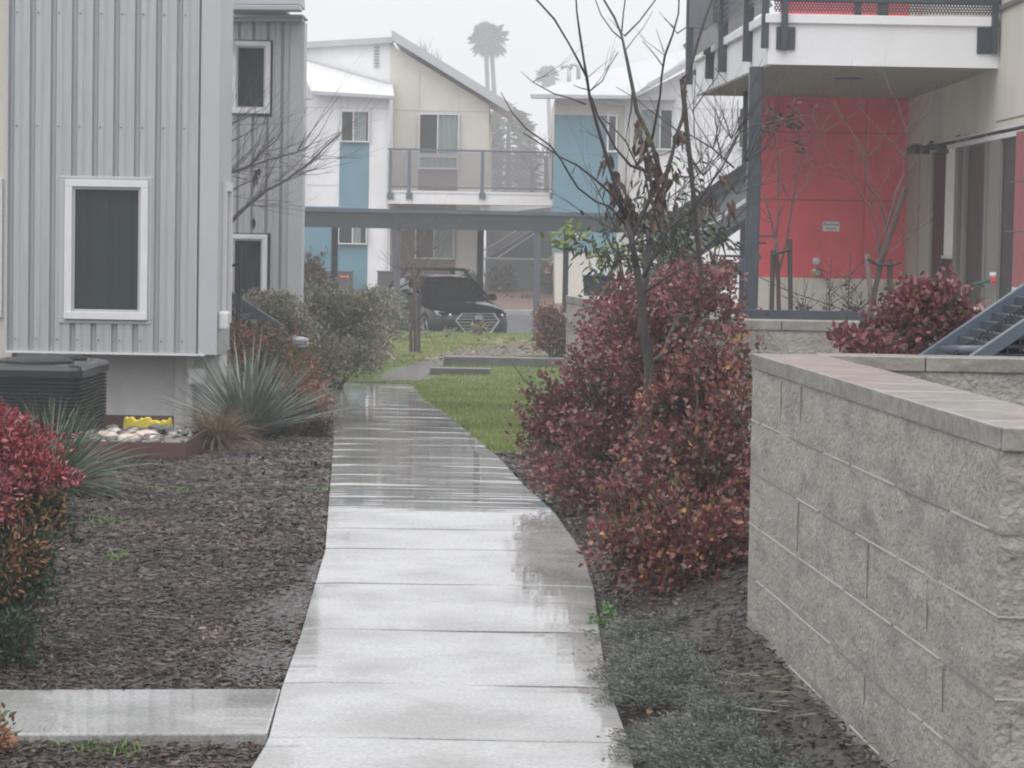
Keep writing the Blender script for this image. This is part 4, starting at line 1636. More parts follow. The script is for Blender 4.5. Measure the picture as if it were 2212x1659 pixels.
# ------------------------------------------------------------------ near steel stair at the right edge
ys = 10.9
t = thing('steel_stair', 'wet blue-grey steel stair flight rising to the right edge above the block wall', 'stair', P(2060, 780, ys))
def slope(u, v, u2, v2, y, w, h, name, m):
    pa_, pb_ = P(u, v, y), P(u2, v2, y)
    dd = (pb_ - pa_).normalized()
    o = MB().bar(pa_ - dd * .25, pb_ + dd * .9, w, h).build(name, m, t, bevel=.004)
    return o
slope(1994, 776, 2212, 628, ys + 1.0, .05, .055, 'stringer', M_['steel_mid'])
slope(2108, 776, 2225, 697, ys, .05, .055, 'stringer', M_['steel_mid'])
mb = MB()
mb.tube([P(2038, 757, ys + .95), P(2120, 757, ys + .1)], .022, 12)
mb.build('cross_tube', M_['steel_mid'], t, smooth=True)
mb = MB()
pa_, pb_ = P(2112, 785, ys), P(2300, 655, ys)
for i in range(8):
    p = pa_.lerp(pb_, i / 7)
    mb.box(p.x - .02, p.x + .22, ys + .06, ys + .97, p.z - .01, p.z + .004)
    mb.box(p.x - .02, p.x - .015, ys + .06, ys + .97, p.z - .1, p.z - .01)
mb.build('tread', M_['perf_tread'] if 'perf_tread' in M_ else M_['steel'], t)
pa_, pb_ = P(2010, 770, ys + .5), P(2300, 575, ys + .5)
mb = MB().prism([pa_ + Vector((0, 0, -.05)), pb_ + Vector((0, 0, -.05)), pb_ + Vector((0, .0, -.3)), pa_ + Vector((.4, 0, -.05))], (0, .004, 0))
mb.build('perforated_riser', perfmat('perforated_dark', (.035, .04, .045), .018, .28), t)

# stair flight behind the posts, rising to the right up to the deck
yt = 26.0
t = thing('exterior_stair', 'grey steel stair flight rising behind the small tree up to the white deck', 'stair', P(1380, 640, yt))
def sl(u, v, u2, v2, y, w, h, name, m):
    return MB().bar(P(u, v, y), P(u2, v2, y), w, h).build(name, m, t)
sl(1395, 505, 1640, 336, yt, .05, .05, 'handrail', M_['steel'])
sl(1440, 495, 1640, 362, yt, .03, .03, 'handrail', M_['steel'])
sl(1380, 590, 1640, 412, yt - .05, .04, .035, 'handrail', M_['steel_white'])
sl(1360, 652, 1640, 458, yt, .06, .06, 'stringer', M_['steel'])
sl(1420, 700, 1640, 548, yt - .9, .06, .10, 'stringer', M_['steel_mid'])
mb = MB().prism([P(1395, 512, yt + .04), P(1640, 342, yt + .04), P(1640, 455, yt + .04), P(1395, 625, yt + .04)], (0, .02, 0))
mb.build('guard_panel', mat('grey_guard_sheet', (.24, .25, .27), .5, noise=.08, nscale=8), t)
mb = MB()
for i in range(12):
    p = P(1400 + i * 21, 668 - i * 14.6, yt - .8)
    mb.box(p.x - .02, p.x + .2, yt - .85, yt, p.z - .02, p.z)
mb.build('tread', M_['steel'], t)
# blue recycling bin beyond the block wall
c = P(1290, 660, 27)
t = thing('wheeled_bin', 'dark blue-grey wheeled bin with a pale lid edge behind the farthest block wall', 'bin', (c.x, 27, ZBED))
x0, x1, z0, z1 = R(1264, 596, 1316, 700, 27)
mb = MB().prism([(x0 + .02, 27, z0), (x1 - .02, 27, z0), (x1 + .02, 27, z1), (x0 - .02, 27, z1)], (0, .4, 0))
mb.build('body', mat('blue_bin_plastic', (.045, .065, .085), .45), t, bevel=.015)
mb = MB().slab([(x0 - .04, 26.96, z1 + .01), (x1 + .05, 26.96, z1 + .01), (x1 + .05, 27.42, z1 + .11), (x0 + .1, 27.42, z1 + .11)], .015)
mb.build('lid', mat('bin_lid', (.16, .19, .21), .15), t)
# ------------------------------------------------------------------ the far white and beige house with its balcony
def prt(mb, name, m, root, **k):
    return mb.build(name, M_[m] if isinstance(m, str) else m, root, **k)
YE = 86.0
ZG = -.12
E = thing('gabled_house', 'white and beige house beyond the carport with a sloping shed roof and blue panel', 'house', (P(840, 640, YE).x, YE, ZG))
mb = MB()
mb.prism([P(843, 96, YE), P(1056, 226, YE), P(1056, 440, YE), P(984, 440, YE), P(984, 660, YE), P(836, 660, YE)], (0, 9, 0))
mb.fb(984, 440, 1036, 700, YE, .6)
prt(mb, 'gable_wall', 'stucco_cream', E)
mb = MB().poly([(600, 98), (843, 84), (843, 300), (600, 300)], YE + .03, 9)
prt(mb, 'side_wall', 'stucco_white', E)
mb = MB()
for i in range(7):
    a = 101 + i * 6.8
    mb.poly([(808, a), (819, a), (819, a + 3.2), (808, a + 3.2)], YE - .02, .05)
prt(mb, 'gable_vent', mat('vent_grey', (.33, .33, .34), .7), E)
mb = MB()
# main roof: a slab that leans, with its rake towards us
r0, r1 = P(846, 79, YE - .5), P(1108, 236, YE - .5)
mb.prism([r0, r1, r1 + Vector((0, 0, .16)), r0 + Vector((0, 0, .22))], (0, 10, 0))
prt(mb, 'roof', 'roof', E)
mb = MB()
mb.prism([r0 + Vector((0, -.02, -.10)), P(1098, 241, YE - .52), r1 + Vector((0, -.02, 0)), r0 + Vector((0, -.02, .03))], (0, .05, 0))
l0, l1 = P(600, 94, YE - .2), P(852, 79, YE - .2)
mb.prism([l0, l1, l1 + Vector((0, 0, -.2)), l0 + Vector((0, 0, -.2))], (0, .25, 0))
prt(mb, 'rake_board', 'roof', E)
mb = MB()
for (u0, v0, u1, v1) in ((843, 239, 1056, 240.4), (929 - 23, 150, 907, 246), (990, 190, 991, 246)):
    mb.fb(u0, v0, u1, v1, YE - .012, .01)
prt(mb, 'wall_groove', mat('faint_joint', (.45, .43, .38), .8), E)
window(E, 904, 245, 992, 335, YE, fw=.045, split=.47, blind='blind_sky_white', blindfrac=(.47, 1))
window(E, 903, 337, 990, 366, YE, fw=.05, blind='blind_sky_white')
mb = MB().fb(903, 366, 988, 410, YE - .03, .02)
prt(mb, 'brown_panel', 'stucco_brown', E)
mb = MB().fb(836, 437, 984, 640, YE - .03, .025)
prt(mb, 'lower_brown_wall', 'stucco_brown', E)
window(E, 896, 482, 982, 560, YE - .04, fw=.05, split=.48, blind='blind_sky_white', blindfrac=(.48, 1))
# the lower wing in front of it
YG = 83.5
mb = MB().poly([(620, 203), (842, 211), (842, 240), (842, 660), (620, 660)], YG, 2.4)
prt(mb, 'wing_wall', 'stucco_white', E)
mb = MB()
mb.fb(733, 306, 797, 446, YG - .02, .015)
mb.fb(620, 446, 794, 640, YG - .02, .015)
prt(mb, 'blue_panel', 'stucco_blue', E)
window(E, 736, 239, 798, 307, YG, fw=.04, split=.44, blind='blind_sky_white', blindfrac=(.44, .92))
window(E, 730, 480, 793, 528, YG - .02, fw=.04, split=.5, blind='blind_sky_white', blindfrac=(.5, .8))
mb = MB()
mb.fb(620, 232, 842, 233.4, YG - .012, .01)
mb.fb(620, 398.5, 733, 400, YG - .012, .01)
prt(mb, 'wall_groove', mat('white_wall_joint', (.58, .58, .58), .8), E)
mb = MB()
mb.poly([(672, 195), (851, 206), (851, 214), (674, 205)], YG - .5, .12)
mb.poly([(630, 207), (676, 209), (672, 216), (630, 214)], YG - .8, .3)
prt(mb, 'gutter', 'roof', E, bevel=.02)
mb = MB()
q0, q1 = P(672, 195, YG - .45), P(851, 206, YG - .45)
mb.slab([q0, q1, P(848, 181, YE - .05), P(640, 122, YE - .05)], .08)
prt(mb, 'wing_roof', mat('snow_white_roof', (.62, .62, .61), .6, noise=.04, nscale=.6), E)
mb = MB()
w0, w1 = P(640, 122, YE - .25), P(848, 181, YE - .25)
mb.prism([w0, w1, w1 + Vector((0, 0, -.16)), w0 + Vector((0, 0, -.16))], (0, .2, 0))
prt(mb, 'roof_flashing', 'roof', E)
mb = MB()
mb.lathe(P(712, 186, YG + .8), [(.09, -.2), (.05, -.1), (.05, .05)], 10)
prt(mb, 'vent_pipe', 'trim', E)
mb = MB().lathe(P(712, 178, YG + .8), [(.03, -.05), (.07, .0), (.03, .08)], 10)
prt(mb, 'vent_cap', 'steel', E)
mb = MB()
mb.fb(834, 214, 838.5, 640, YG - .1, .09)
mb.fb(655, 233, 663, 446, YG - .35, .09)
prt(mb, 'downpipe', 'white', E)
mb = MB()
for uu in (657, 691):
    mb.fb(uu + 0, 530, uu + 12, 545, YG - .2, .18)
    mb.fb(uu + 4, 545, uu + 7, 600, YG - .12, .08)
prt(mb, 'meter', 'stucco_blue', E)

# balcony bridge
YF_ = 83.2
BR = thing('balcony', 'long white-fronted balcony with dark mesh railing bridging the two far houses', 'balcony', (P(1000, 640, YF_).x, YF_, ZG))
mb = MB()
f0, f1 = P(838, 414, YF_), P(1199, 420, YF_)
mb.prism([f0, f1, f1 + Vector((0, 0, -.36)), f0 + Vector((0, 0, -.38))], (0, .1, 0))
mb.prism([f0 + Vector((0, -.03, .05)), f1 + Vector((-.1, -.03, .05)), f1 + Vector((-.1, -.03, -.02)), f0 + Vector((0, -.03, -.02))], (0, .15, 0))
prt(mb, 'fascia', 'stucco_white', BR)
mb = MB().prism([f0 + Vector((0, .1, -.05)), f1 + Vector((0, .1, -.05)), f1 + Vector((0, 2.6, -.05)), f0 + Vector((0, 2.6, -.05))], (0, 0, -.3))
prt(mb, 'floor', 'stucco_brown', BR)
mb = MB()
mb.bar(P(838, 322, YF_ - .05), P(1199, 330, YF_ - .05), .07, .07)
mb.bar(P(838, 403, YF_ - .05), P(1199, 409, YF_ - .05), .05, .05)
prt(mb, 'rail', 'steel_mid', BR)
for u in (843, 884, 1042, 1195):
    mb = MB().fb(u - 3.5, 324, u + 3.5, 425, YF_ - .1, .07)
    mb.fb(u - 7, 416, u + 7, 430, YF_ - .09, .05)
    prt(mb, 'rail_post', 'steel_mid', BR)
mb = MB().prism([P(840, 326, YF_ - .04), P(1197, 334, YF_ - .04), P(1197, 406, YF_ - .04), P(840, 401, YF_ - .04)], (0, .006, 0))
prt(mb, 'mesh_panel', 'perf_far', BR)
mb = MB().fb(869, 326, 876, 402, YF_ + .2, .1)
prt(mb, 'downpipe', 'white', BR)
# far stair and grey screen fence between the houses
t = thing('far_stair', 'faint grey stair with white handrails between the two far houses, under the balcony', 'stair', (P(1100, 640, 87).x, 87, ZG))
for (a, b, c, d, w, mm) in ((1040, 544, 1130, 489, .04, 'white'), (1045, 560, 1160, 490, .035, 'trim'), (1066, 562, 1164, 498, .045, 'white'), (1150, 580, 1205, 545, .06, 'trim')):
    mb = MB().bar(P(a, b, 86.8), P(c, d, 86.8), w, w)
    prt(mb, 'handrail', mm, t)
mb = MB().prism([P(1052, 556, 87.1), P(1200, 470, 87.1), P(1200, 580, 87.1), P(1052, 640, 87.1)], (0, .05, 0))
prt(mb, 'stair_side', mat('far_stair_grey', (.12, .125, .14), .7), t)
mb = MB()
for i in range(10):
    p = P(1062 + i * 13, 566 - i * 8, 87.3)
    mb.box(p.x, p.x + .3, 87.2, 88.3, p.z - .05, p.z)
prt(mb, 'tread', 'steel_mid', t)
mb = MB()
x0, x1, z0, z1 = R(1048, 562, 1262, 660, 85.5)
n = 30
for i in range(n):
    a = x0 + (x1 - x0) * i / n
    mb.box(a, a + (x1 - x0) / n - .012, 85.5, 85.56, z0, z1)
t = thing('screen_fence', 'blue-grey vertical board fence behind the shrubs between the far houses', 'fence', ((x0 + x1) / 2, 85.5, z0))
prt(mb, 'board_panel', mat('blue_grey_fence', (.105, .125, .14), .6, noise=.1, nscale=2), t)
mb = MB().box(x0, x1, 85.46, 85.6, z1, z1 + .07)
prt(mb, 'top_rail', 'trim', t)
mb = MB().poly([(1050, 452), (1060, 446), (1200, 438), (1200, 470), (1050, 475)], 92, .3)
mb2 = thing('distant_house', 'strip of white and grey roof glimpsed below the balcony', 'house', (P(1100, 640, 92).x, 92, ZG))
prt(mb, 'wall', 'stucco_white', mb2)
mb = MB().poly([(1050, 464), (1200, 446), (1200, 700), (1050, 700)], 91.6, .3)
prt(mb, 'roof', mat('far_dark_roof', (.16, .165, .18), .7), mb2)

# ------------------------------------------------------------------ far right house with teal wall
YF2 = 80.0
Fh = thing('teal_house', 'teal and cream house with a wide pale eave, right of the balcony', 'house', (P(1300, 640, YF2).x, YF2, ZG))
mb = MB().poly([(1199, 212), (1362, 214), (1362, 660), (1199, 660)], YF2, 8)
prt(mb, 'wall', 'stucco_cream', Fh)
mb = MB()
mb.fb(1195, 249, 1334, 546, YF2 - .02, .015)
prt(mb, 'teal_panel', 'stucco_blue', Fh)
mb = MB()
mb.fb(1199, 332, 1334, 333.2, YF2 - .03, .01)
mb.fb(1199, 398, 1334, 399.2, YF2 - .03, .01)
prt(mb, 'wall_groove', mat('teal_joint', (.10, .2, .25), .8), Fh)
window(Fh, 1311, 247, 1334, 329, YF2 - .03, fw=.06, blind=None)
mb = MB()
mb.fb(1346, 222, 1352, 546, YF2 - .15, .1)
mb.tube([P(1310, 219, YF2 - .3), P(1345, 228, YF2 - .12)], .06, 8)
prt(mb, 'downpipe', 'trim', Fh)
mb = MB().poly([(1146, 202), (1364, 205), (1364, 214), (1148, 213)], YF2 - 1.0, .15)
prt(mb, 'gutter', 'roof', Fh, bevel=.02)
mb = MB()
a, b, c, d = P(1146, 202, YF2 - .9), P(1366, 206, YF2 - .9), P(1520, 98, YF2 + 7), P(1212, 178, YF2 + 7)
mb.slab([a, b, c, d], .12)
prt(mb, 'roof', 'roof', Fh)
mb = MB()
mb.tube([P(1229, 185, 84), P(1229, 150, 84)], .07, 8)
mb.tube([P(1213, 148, 84), P(1217, 143, 84), P(1224, 142, 84), P(1231, 144, 84), P(1234, 150, 84)], .07, 8)
mb.tube([P(1250, 182, 84), P(1250, 146, 84), P(1244, 139, 84), P(1236, 139, 84), P(1232, 143, 84)], .07, 8)
prt(mb, 'gooseneck_vent', 'trim', Fh, smooth=True)
YH = 81.5
mb = MB().poly([(1362, 214), (1520, 134), (1680, 134), (1680, 660), (1362, 660)], YH, 6)
prt(mb, 'white_wall', 'stucco_white', Fh)
mb = MB()
a, b = P(1360, 213, YH - .8), P(1530, 118, YH - .8)
mb.prism([a, b, b + Vector((0, 0, .2)), a + Vector((0, 0, .15))], (0, .9, 0))
mb.poly([(1362, 206), (1462, 206), (1462, 216), (1362, 216)], YH - .5, .5)
prt(mb, 'rake_board', 'roof', Fh)
window(Fh, 1380, 234, 1454, 324, YH, fw=.05, split=.62, blind='blind_sky_white', blindfrac=(0, .62))  # white blind in the left pane stands in for reflected sky
window(Fh, 1594, 232, 1626, 322, YH, fw=.05, blind=None)
mb = MB()
for v in (235, 328):
    mb.fb(1456, v, 1594, v + 1.2, YH - .012, .01)
prt(mb, 'wall_groove', mat('white_joint_right', (.5, .5, .5), .8), Fh)
mb = MB().fb(1238, 504, 1249, 513, YF2 - .05, .02)
tag(prt(mb, 'wall_notice', 'sign_white', None), 'tiny white notice on the teal wall seen under the carport', 'notice')

# ------------------------------------------------------------------ carport
YC = 54.5
CP = thing('carport', 'long dark steel carport roof on slim posts across the middle distance', 'carport', (P(980, 700, YC).x, YC, T(57)))
mb = MB()
za, zb2 = P(980, 456, YC).z, P(980, 496, YC).z
xa, xb = P(560, 470, YC).x, P(1560, 470, YC).x
mb.box(xa, xb, YC, YC + .2, zb2, za - .06)
prt(mb, 'front_beam', mat('dark_fascia_paint', (.035, .048, .056), .4, noise=.1, nscale=1.5), CP)
mb = MB().box(xa, xb, YC - .05, YC + 6.4, za - .06, za + .02)
prt(mb, 'roof_sheet', 'steel_mid', CP)
mb = MB().box(xa, xb, YC + 6.1, YC + 6.3, zb2 + .1, za - .06)
for i in range(14):
    x = xa + (xb - xa) * (i + .5) / 14
    mb.box(x - .04, x + .04, YC + .2, YC + 6.1, zb2 + .16, za - .07)
prt(mb, 'rear_beam', 'steel', CP)
for (u, yy, w) in ((857, YC + .04, .135), (1160, YC + .04, .13), (722, YC + 5.9, .15), (1037, YC + 5.9, .15), (1222, YC + 5.9, .13)):
    x = P(u, 580, yy).x
    prt(MB().box(x - w / 2, x + w / 2, yy, yy + .12, T(58), zb2 + .15), 'post', 'steel' if yy > 58 else mat('post_grey', (.10, .105, .125), .35, noise=.1, nscale=5), CP)

# ------------------------------------------------------------------ parked car
def car(loc, yaw):
    M = Matrix.Translation(loc) @ Matrix.Rotation(yaw, 4, 'Z')
    # local: x to the car's left-right, -y is forward; z up; length 4.55
    root = thing('parked_car', 'black sedan parked under the carport with a chrome hexagonal grille and a roof rack', 'car', loc)
    paint = mat('black_car_paint', (.006, .007, .010), .14, spec=.45)
    glass = mat('car_glass', (.008, .010, .010), .04, spec=.7)
    chrome = mat('chrome', (.85, .86, .88), .25, metal=.75)
    def tr(mb):
        mb.v = [tuple(M @ Vector(p)) for p in mb.v]
        return mb
    def loft(secs):
        """secs: list of rings with equal counts"""
        mb = MB()
        n = len(secs[0])
        vs = [p for s_ in secs for p in s_]
        fs = []
        for j in range(len(secs) - 1):
            for i in range(n - 1):
                fs.append((j * n + i, j * n + i + 1, (j + 1) * n + i + 1, (j + 1) * n + i))
        mb.add(vs, fs)
        return mb
    def section(y, hw, z0, zs, zt, crown=.02, tuck=.04):
        """half ring mirrored: sill, flank, shoulder, deck"""
        pts = [(hw - tuck * 1.5, z0), (hw - tuck * .5, z0 + .10), (hw, (z0 + zs) / 2), (hw - .01, zs - .08), (hw - .05, zs), (hw - .16, zs + (zt - zs) * .75), (hw * .55, zt), (0, zt + crown)]
        ring = [(x, y, z) for x, z in pts] + [(-x, y, z) for x, z in pts[-2::-1]]
        return ring
    S = [section(-2.26, .50, .24, .52, .60, .02), section(-2.22, .64, .20, .58, .66), section(-2.12, .76, .17, .63, .70), section(-1.95, .84, .16, .68, .76), section(-1.6, .89, .17, .74, .84, .03),
         section(-1.1, .90, .18, .82, .92, .03), section(-.75, .90, .18, .86, .97, .03), section(0, .90, .18, .88, .97), section(1.0, .90, .18, .90, .99),
         section(1.6, .89, .19, .92, 1.01), section(2.0, .84, .22, .92, 1.02), section(2.2, .74, .28, .88, .98), section(2.27, .6, .32, .8, .86)]
    b = loft(S)
    n = len(S[0])
    b.f.append(tuple(range(n)))
    for j in range(len(S) - 1):
        b.f.append((j * n, (j + 1) * n, (j + 1) * n + n - 1, j * n + n - 1))
    b.f.append(tuple(len(b.v) - n + i for i in range(n)))
    body = tr(b).build('body', paint, root, smooth=True)
    # greenhouse
    def gh(y, hw, z0, z1, top):
        pts = [(hw, z0), (hw - .04, z0 + (z1 - z0) * .45), (top + .03, z1 - .05), (top - .05, z1), (top * .5, z1 + .02), (0, z1 + .03)]
        return [(x, y, z) for x, z in pts] + [(-x, y, z) for x, z in pts[-2::-1]]
    g = loft([gh(-.98, .76, .90, .955, .68), gh(-.55, .80, .90, 1.20, .64), gh(-.22, .81, .90, 1.37, .60), gh(.2, .82, .90, 1.43, .59), gh(.8, .82, .90, 1.43, .58), gh(1.25, .80, .92, 1.35, .57), gh(1.75, .74, .95, 1.10, .60), gh(1.95, .70, .96, 1.0, .62)])
    for j in range(7):
        g.f.append((j * 11, (j + 1) * 11, (j + 1) * 11 + 10, j * 11 + 10))
    g.f.append(tuple(range(11)))
    g.f.append(tuple(range(77, 88)))
    tr(g).build('windscreen', glass, root, smooth=True)
    # roof skin and pillars a touch outside
    rr = loft([[(x * s_, y, z + .012) for x, z in ((-.60, z1 - .05), (-.52, z1), (-.25, z1 + .025), (0, z1 + .035), (.25, z1 + .025), (.52, z1), (.60, z1 - .05))] for y, z1, s_ in ((-.25, 1.37, 1.02), (.2, 1.43, 1.02), (.8, 1.43, 1.0), (1.25, 1.35, 1.0))])
    tr(rr).build('roof', paint, root, smooth=True)
    pl = MB()
    for sx_ in (1, -1):
        pl.bar((sx_ * .78, -.98, .93), (sx_ * .63, -.22, 1.36), .05, .05)
        pl.bar((sx_ * .83, .45, .90), (sx_ * .62, .45, 1.41), .07, .04)
        pl.bar((sx_ * .80, 1.55, .95), (sx_ * .60, 1.2, 1.36), .10, .05)
        pl.bar((sx_ * .63, -.22, 1.375), (sx_ * .60, 1.2, 1.37), .04, .04)
    tr(pl).build('pillar', paint, root)
    ch = MB()
    for sx_ in (1, -1):
        ch.tube([(sx_ * .845, -.8, .92), (sx_ * .85, .5, .925), (sx_ * .80, 1.7, .97)], .012, 6)
    tr(ch).build('window_trim', chrome, root)
    # grille: hexagon frame and bars
    yf = -2.285
    hexp = [(-.50, .50), (-.37, .655), (.37, .655), (.50, .50), (.28, .235), (-.28, .235)]
    def nose(x):
        return yf - .0555 + .08 * (abs(x) / .5) ** 2
    bk = MB().prism([(x, nose(x) + .012, z) for x, z in hexp], (0, .10, 0))
    tr(bk).build('grille', mat('grille_black', (.006, .006, .007), .5), root)
    gr = MB()
    for (p, q) in zip(hexp, hexp[1:] + hexp[:1]):
        gr.tube([(p[0], nose(p[0]), p[1]), (q[0], nose(q[0]), q[1])], .018 if abs(p[1] - q[1]) > .05 else .011, 6)
    for z in (.60, .535, .465, .40, .335, .28):
        w = float(np.interp(z, [.235, .50, .655], [.28, .50, .37]))
        if z > .5:
            segs = ((-w, -.07), (.07, w)) if z > .57 else ((-w, w),)
        else:
            segs = ((-w, -.17), (.17, w))
        for (p, q) in segs:
            gr.tube([(p, nose(p) - .005, z), ((p + q) / 2, nose((p + q) / 2) - .01, z), (q, nose(q) - .005, z)], .0085, 6)
    tr(gr).build('grille_bar', chrome, root)
    bd = MB()
    ring = [(math.cos(t) * .085, yf - .055, .585 + math.sin(t) * .045) for t in np.linspace(0, 2 * math.pi, 25)]
    bd.tube(ring, .009, 6, cap=False)
    bd.tube([(-.040, yf - .055, .558), (-.020, yf - .055, .612)], .008, 6)
    bd.tube([(.020, yf - .055, .558), (.040, yf - .055, .612)], .008, 6)
    bd.tube([(-.030, yf - .055, .582), (.0, yf - .055, .590), (.030, yf - .055, .588)], .006, 6)
    tr(bd).build('badge', chrome, root)
    np_ = MB().box(-.155, .155, yf - .07, yf - .045, .31, .46)
    pt = tr(np_).build('number_plate', mat('plate_black', (.012, .012, .012), .4), root)
    yl = mat('plate_yellow', (.62, .42, .05), .5)
    o = text('K 1  0', .10, (0, 0, 0), yl, None, rot=(math.pi / 2, 0, 0), name='plate_lettering')
    o.data.transform(M @ Matrix.Translation((0, yf - .075, .385)))
    place(o, pt)
    for sx_ in (1, -1):
        h = MB()
        q = [(.44, -2.20, .60), (.60, -2.13, .665), (.80, -1.93, .70), (.845, -1.80, .70), (.82, -1.95, .62), (.70, -2.13, .575), (.52, -2.20, .565)]
        h.prism([(sx_ * x, y - .012, z) for x, y, z in q], (sx_ * -.02, .07, 0))
        hl = tr(h).build('headlight', mat('headlight_glass', (.42, .43, .45), .15, spec=.8, metal=.2), root)
        c = MB().lathe((0, 0, 0), [(.035, 0), (.03, .02), (.01, .03)], 12)
        c.v = [(sx_ * .60 + a_, -2.19 - c_, .62 + b_) for a_, b_, c_ in c.v]
        tr(c).build('lamp', chrome, hl)
        dr_ = MB().tube([(sx_ * .46, -2.225, .575), (sx_ * .62, -2.18, .572), (sx_ * .76, -2.06, .60), (sx_ * .80, -1.98, .63)], .008, 6)
        tr(dr_).build('light_strip', M_['steel_white'], hl)
        fg = MB().prism([(sx_ * .55, -2.19, .26), (sx_ * .62, -2.17, .42), (sx_ * .76, -2.10, .40), (sx_ * .74, -2.10, .25)], (0, .05, 0))
        tr(fg).build('fog_lamp_bezel', mat('fog_black', (.01, .01, .01), .4), root)
        mr_ = MB()
        mr_.lathe((sx_ * .98, -.62, .96), [(.03, -.07), (.10, -.05), (.115, .02), (.07, .08), (.02, .09)], 12)
        mr_.tube([(sx_ * .84, -.62, .93), (sx_ * .95, -.62, .93)], .03, 6)
        tr(mr_).build('wing_mirror', paint, root, smooth=True)
        for yy in (-1.38, 1.32):
            w = MB().lathe((0, 0, 0), [(.20, -.105), (.31, -.105), (.33, -.08), (.33, .08), (.31, .105), (.20, .105)], 24)
            w.v = [(sx_ * .80 + c_, yy + a_, .33 + b_) for a_, b_, c_ in w.v]
            wo_ = tr(w).build('wheel', mat('tyre', (.012, .012, .012), .7), root)
            r_ = MB()
            for i in range(5):
                t_ = i * 2 * math.pi / 5
                r_.bar((sx_ * .905, yy, .33), (sx_ * .905, yy + math.cos(t_) * .21, .33 + math.sin(t_) * .21), .03, .05, up=(1, 0, 0))
            ring = [(sx_ * .905, yy + math.cos(t) * .215, .33 + math.sin(t) * .215) for t in np.linspace(0, 2 * math.pi, 21)]
            r_.tube(ring, .015, 5, cap=False)
            tr(r_).build('rim', mat('alloy', (.35, .36, .37), .3, metal=.8), wo_)
    tr(MB().bar((-.86, -1.55, .68), (-.90, -1.42, .72), .02, .03)).build('side_marker', mat('amber_marker', (.7, .09, .02), .3), root)
    # roof rack: two cross bars, side rails and a flat tray
    rk = MB()
    for yy in (-.05, .85):
        rk.box(-.66, .66, yy - .03, yy + .03, 1.535, 1.57)
        for sx_ in (1, -1):
            rk.prism([(sx_ * .60, yy - .05, 1.40), (sx_ * .66, yy - .05, 1.40), (sx_ * .58, yy - .04, 1.54), (sx_ * .50, yy - .04, 1.54)], (0, .09, 0))
    for sx_ in (1, -1):
        rk.box(sx_ * .45 - .02, sx_ * .45 + .02, -.25, 1.1, 1.571, 1.60)
    for i in range(7):
        rk.box(-.42, .42, -.2 + i * .2, -.17 + i * .2, 1.575, 1.595)
    tr(rk).build('roof_rack', M_['black'], root)
    tr(MB().bar((-.25, -.2, 1.44), (.35, -.22, 1.44), .03, .02)).build('roof_strip', chrome, root)
    return root
cz = T(58) + .006
cf = P(1032, 690, 55.8)
yaw = math.radians(22)
hd = Vector((math.sin(yaw), -math.cos(yaw), 0))
car((cf.x - hd.x * 2.28, 55.8 - hd.y * 2.28, cz), yaw)

# dark service boxes behind the hedge
def boxy(name, label, cat, u0, v0, u1, v1, y, m, gz_):
    x0, x1, z0, z1 = R(u0, v0, u1, v1, y)
    t = thing(name, label, cat, ((x0 + x1) / 2, y, gz_))
    MB().box(x0, x1, y, y + .7, gz_, z1 - .04).build('cabinet', m, t, bevel=.02)
    MB().box(x0 - .03, x1 + .03, y - .03, y + .73, z1 - .038, z1).build('lid', m, t)
    return t, (x0, x1, z0, z1)
t, r_ = boxy('service_cabinet', 'dark cabinet with a small orange-red mark against the far blue wall', 'cabinet', 729, 586, 760, 640, 82, mat('cabinet_dark', (.05, .05, .055), .5), -.2)
mb = MB()
for i, (a, b) in enumerate(((735, 741), (742, 747), (748, 753))):
    mb.fb(a, 595 + i % 2, b, 600 - i % 2, 81.94, .03)
mb.build('red_mark', mat('orange_red_mark', (.75, .12, .06), .5), t)
boxy('service_cabinet', 'plain dark cabinet left of the one with the orange-red mark, half behind the hedge', 'cabinet', 694, 586, 727, 640, 82.3, mat('cabinet_dark_plain', (.06, .065, .07), .5), -.2)
boxy('service_cabinet', 'dark brown box standing against the white house wall behind the rear of the parked car', 'cabinet', 815, 586, 872, 640, 79.5, mat('cabinet_brown', (.045, .04, .045), .5), -.4)

# bollard light
c = P(641, 745, 28.5)
c.z = T(28.5)
t = thing('bollard_light', 'black bollard light with a pale ribbed cap between the hedge and the orange shrubs', 'bollard light', c)
zt = P(641, 727, 28.5).z - c.z
MB().lathe(c, [(.10, -.02), (.10, zt - .22), (.12, zt - .22), (.12, zt - .12)], 20).build('column', M_['black'], t, smooth=False)
MB().lathe(c, [(.125, zt - .118), (.135, zt - .10), (.120, zt - .085), (.135, zt - .07), (.120, zt - .055), (.135, zt - .04), (.12, zt - .015), (.04, zt)], 20).build('cap', mat('pale_louvre', (.30, .32, .33), .2), t)

# ------------------------------------------------------------------ haze: the rainy air, one closed box
def haze(density):
    m = bpy.data.materials.new('rain_haze')
    m.use_nodes = True
    t = m.node_tree
    for n in list(t.nodes):
        if n.type != 'OUTPUT_MATERIAL':
            t.nodes.remove(n)
    v = t.nodes.new('ShaderNodeVolumePrincipled')
    v.inputs['Color'].default_value = (.97, .975, .99, 1)
    v.inputs['Density'].default_value = density
    t.links.new(v.outputs[0], t.nodes['Material Output'].inputs['Volume'])
    o = MB().box(-360, 360, -12, 720, -1.9, 34).build('haze', m)
    return tag(o, kind='stuff')
HAZE = haze(.0024)
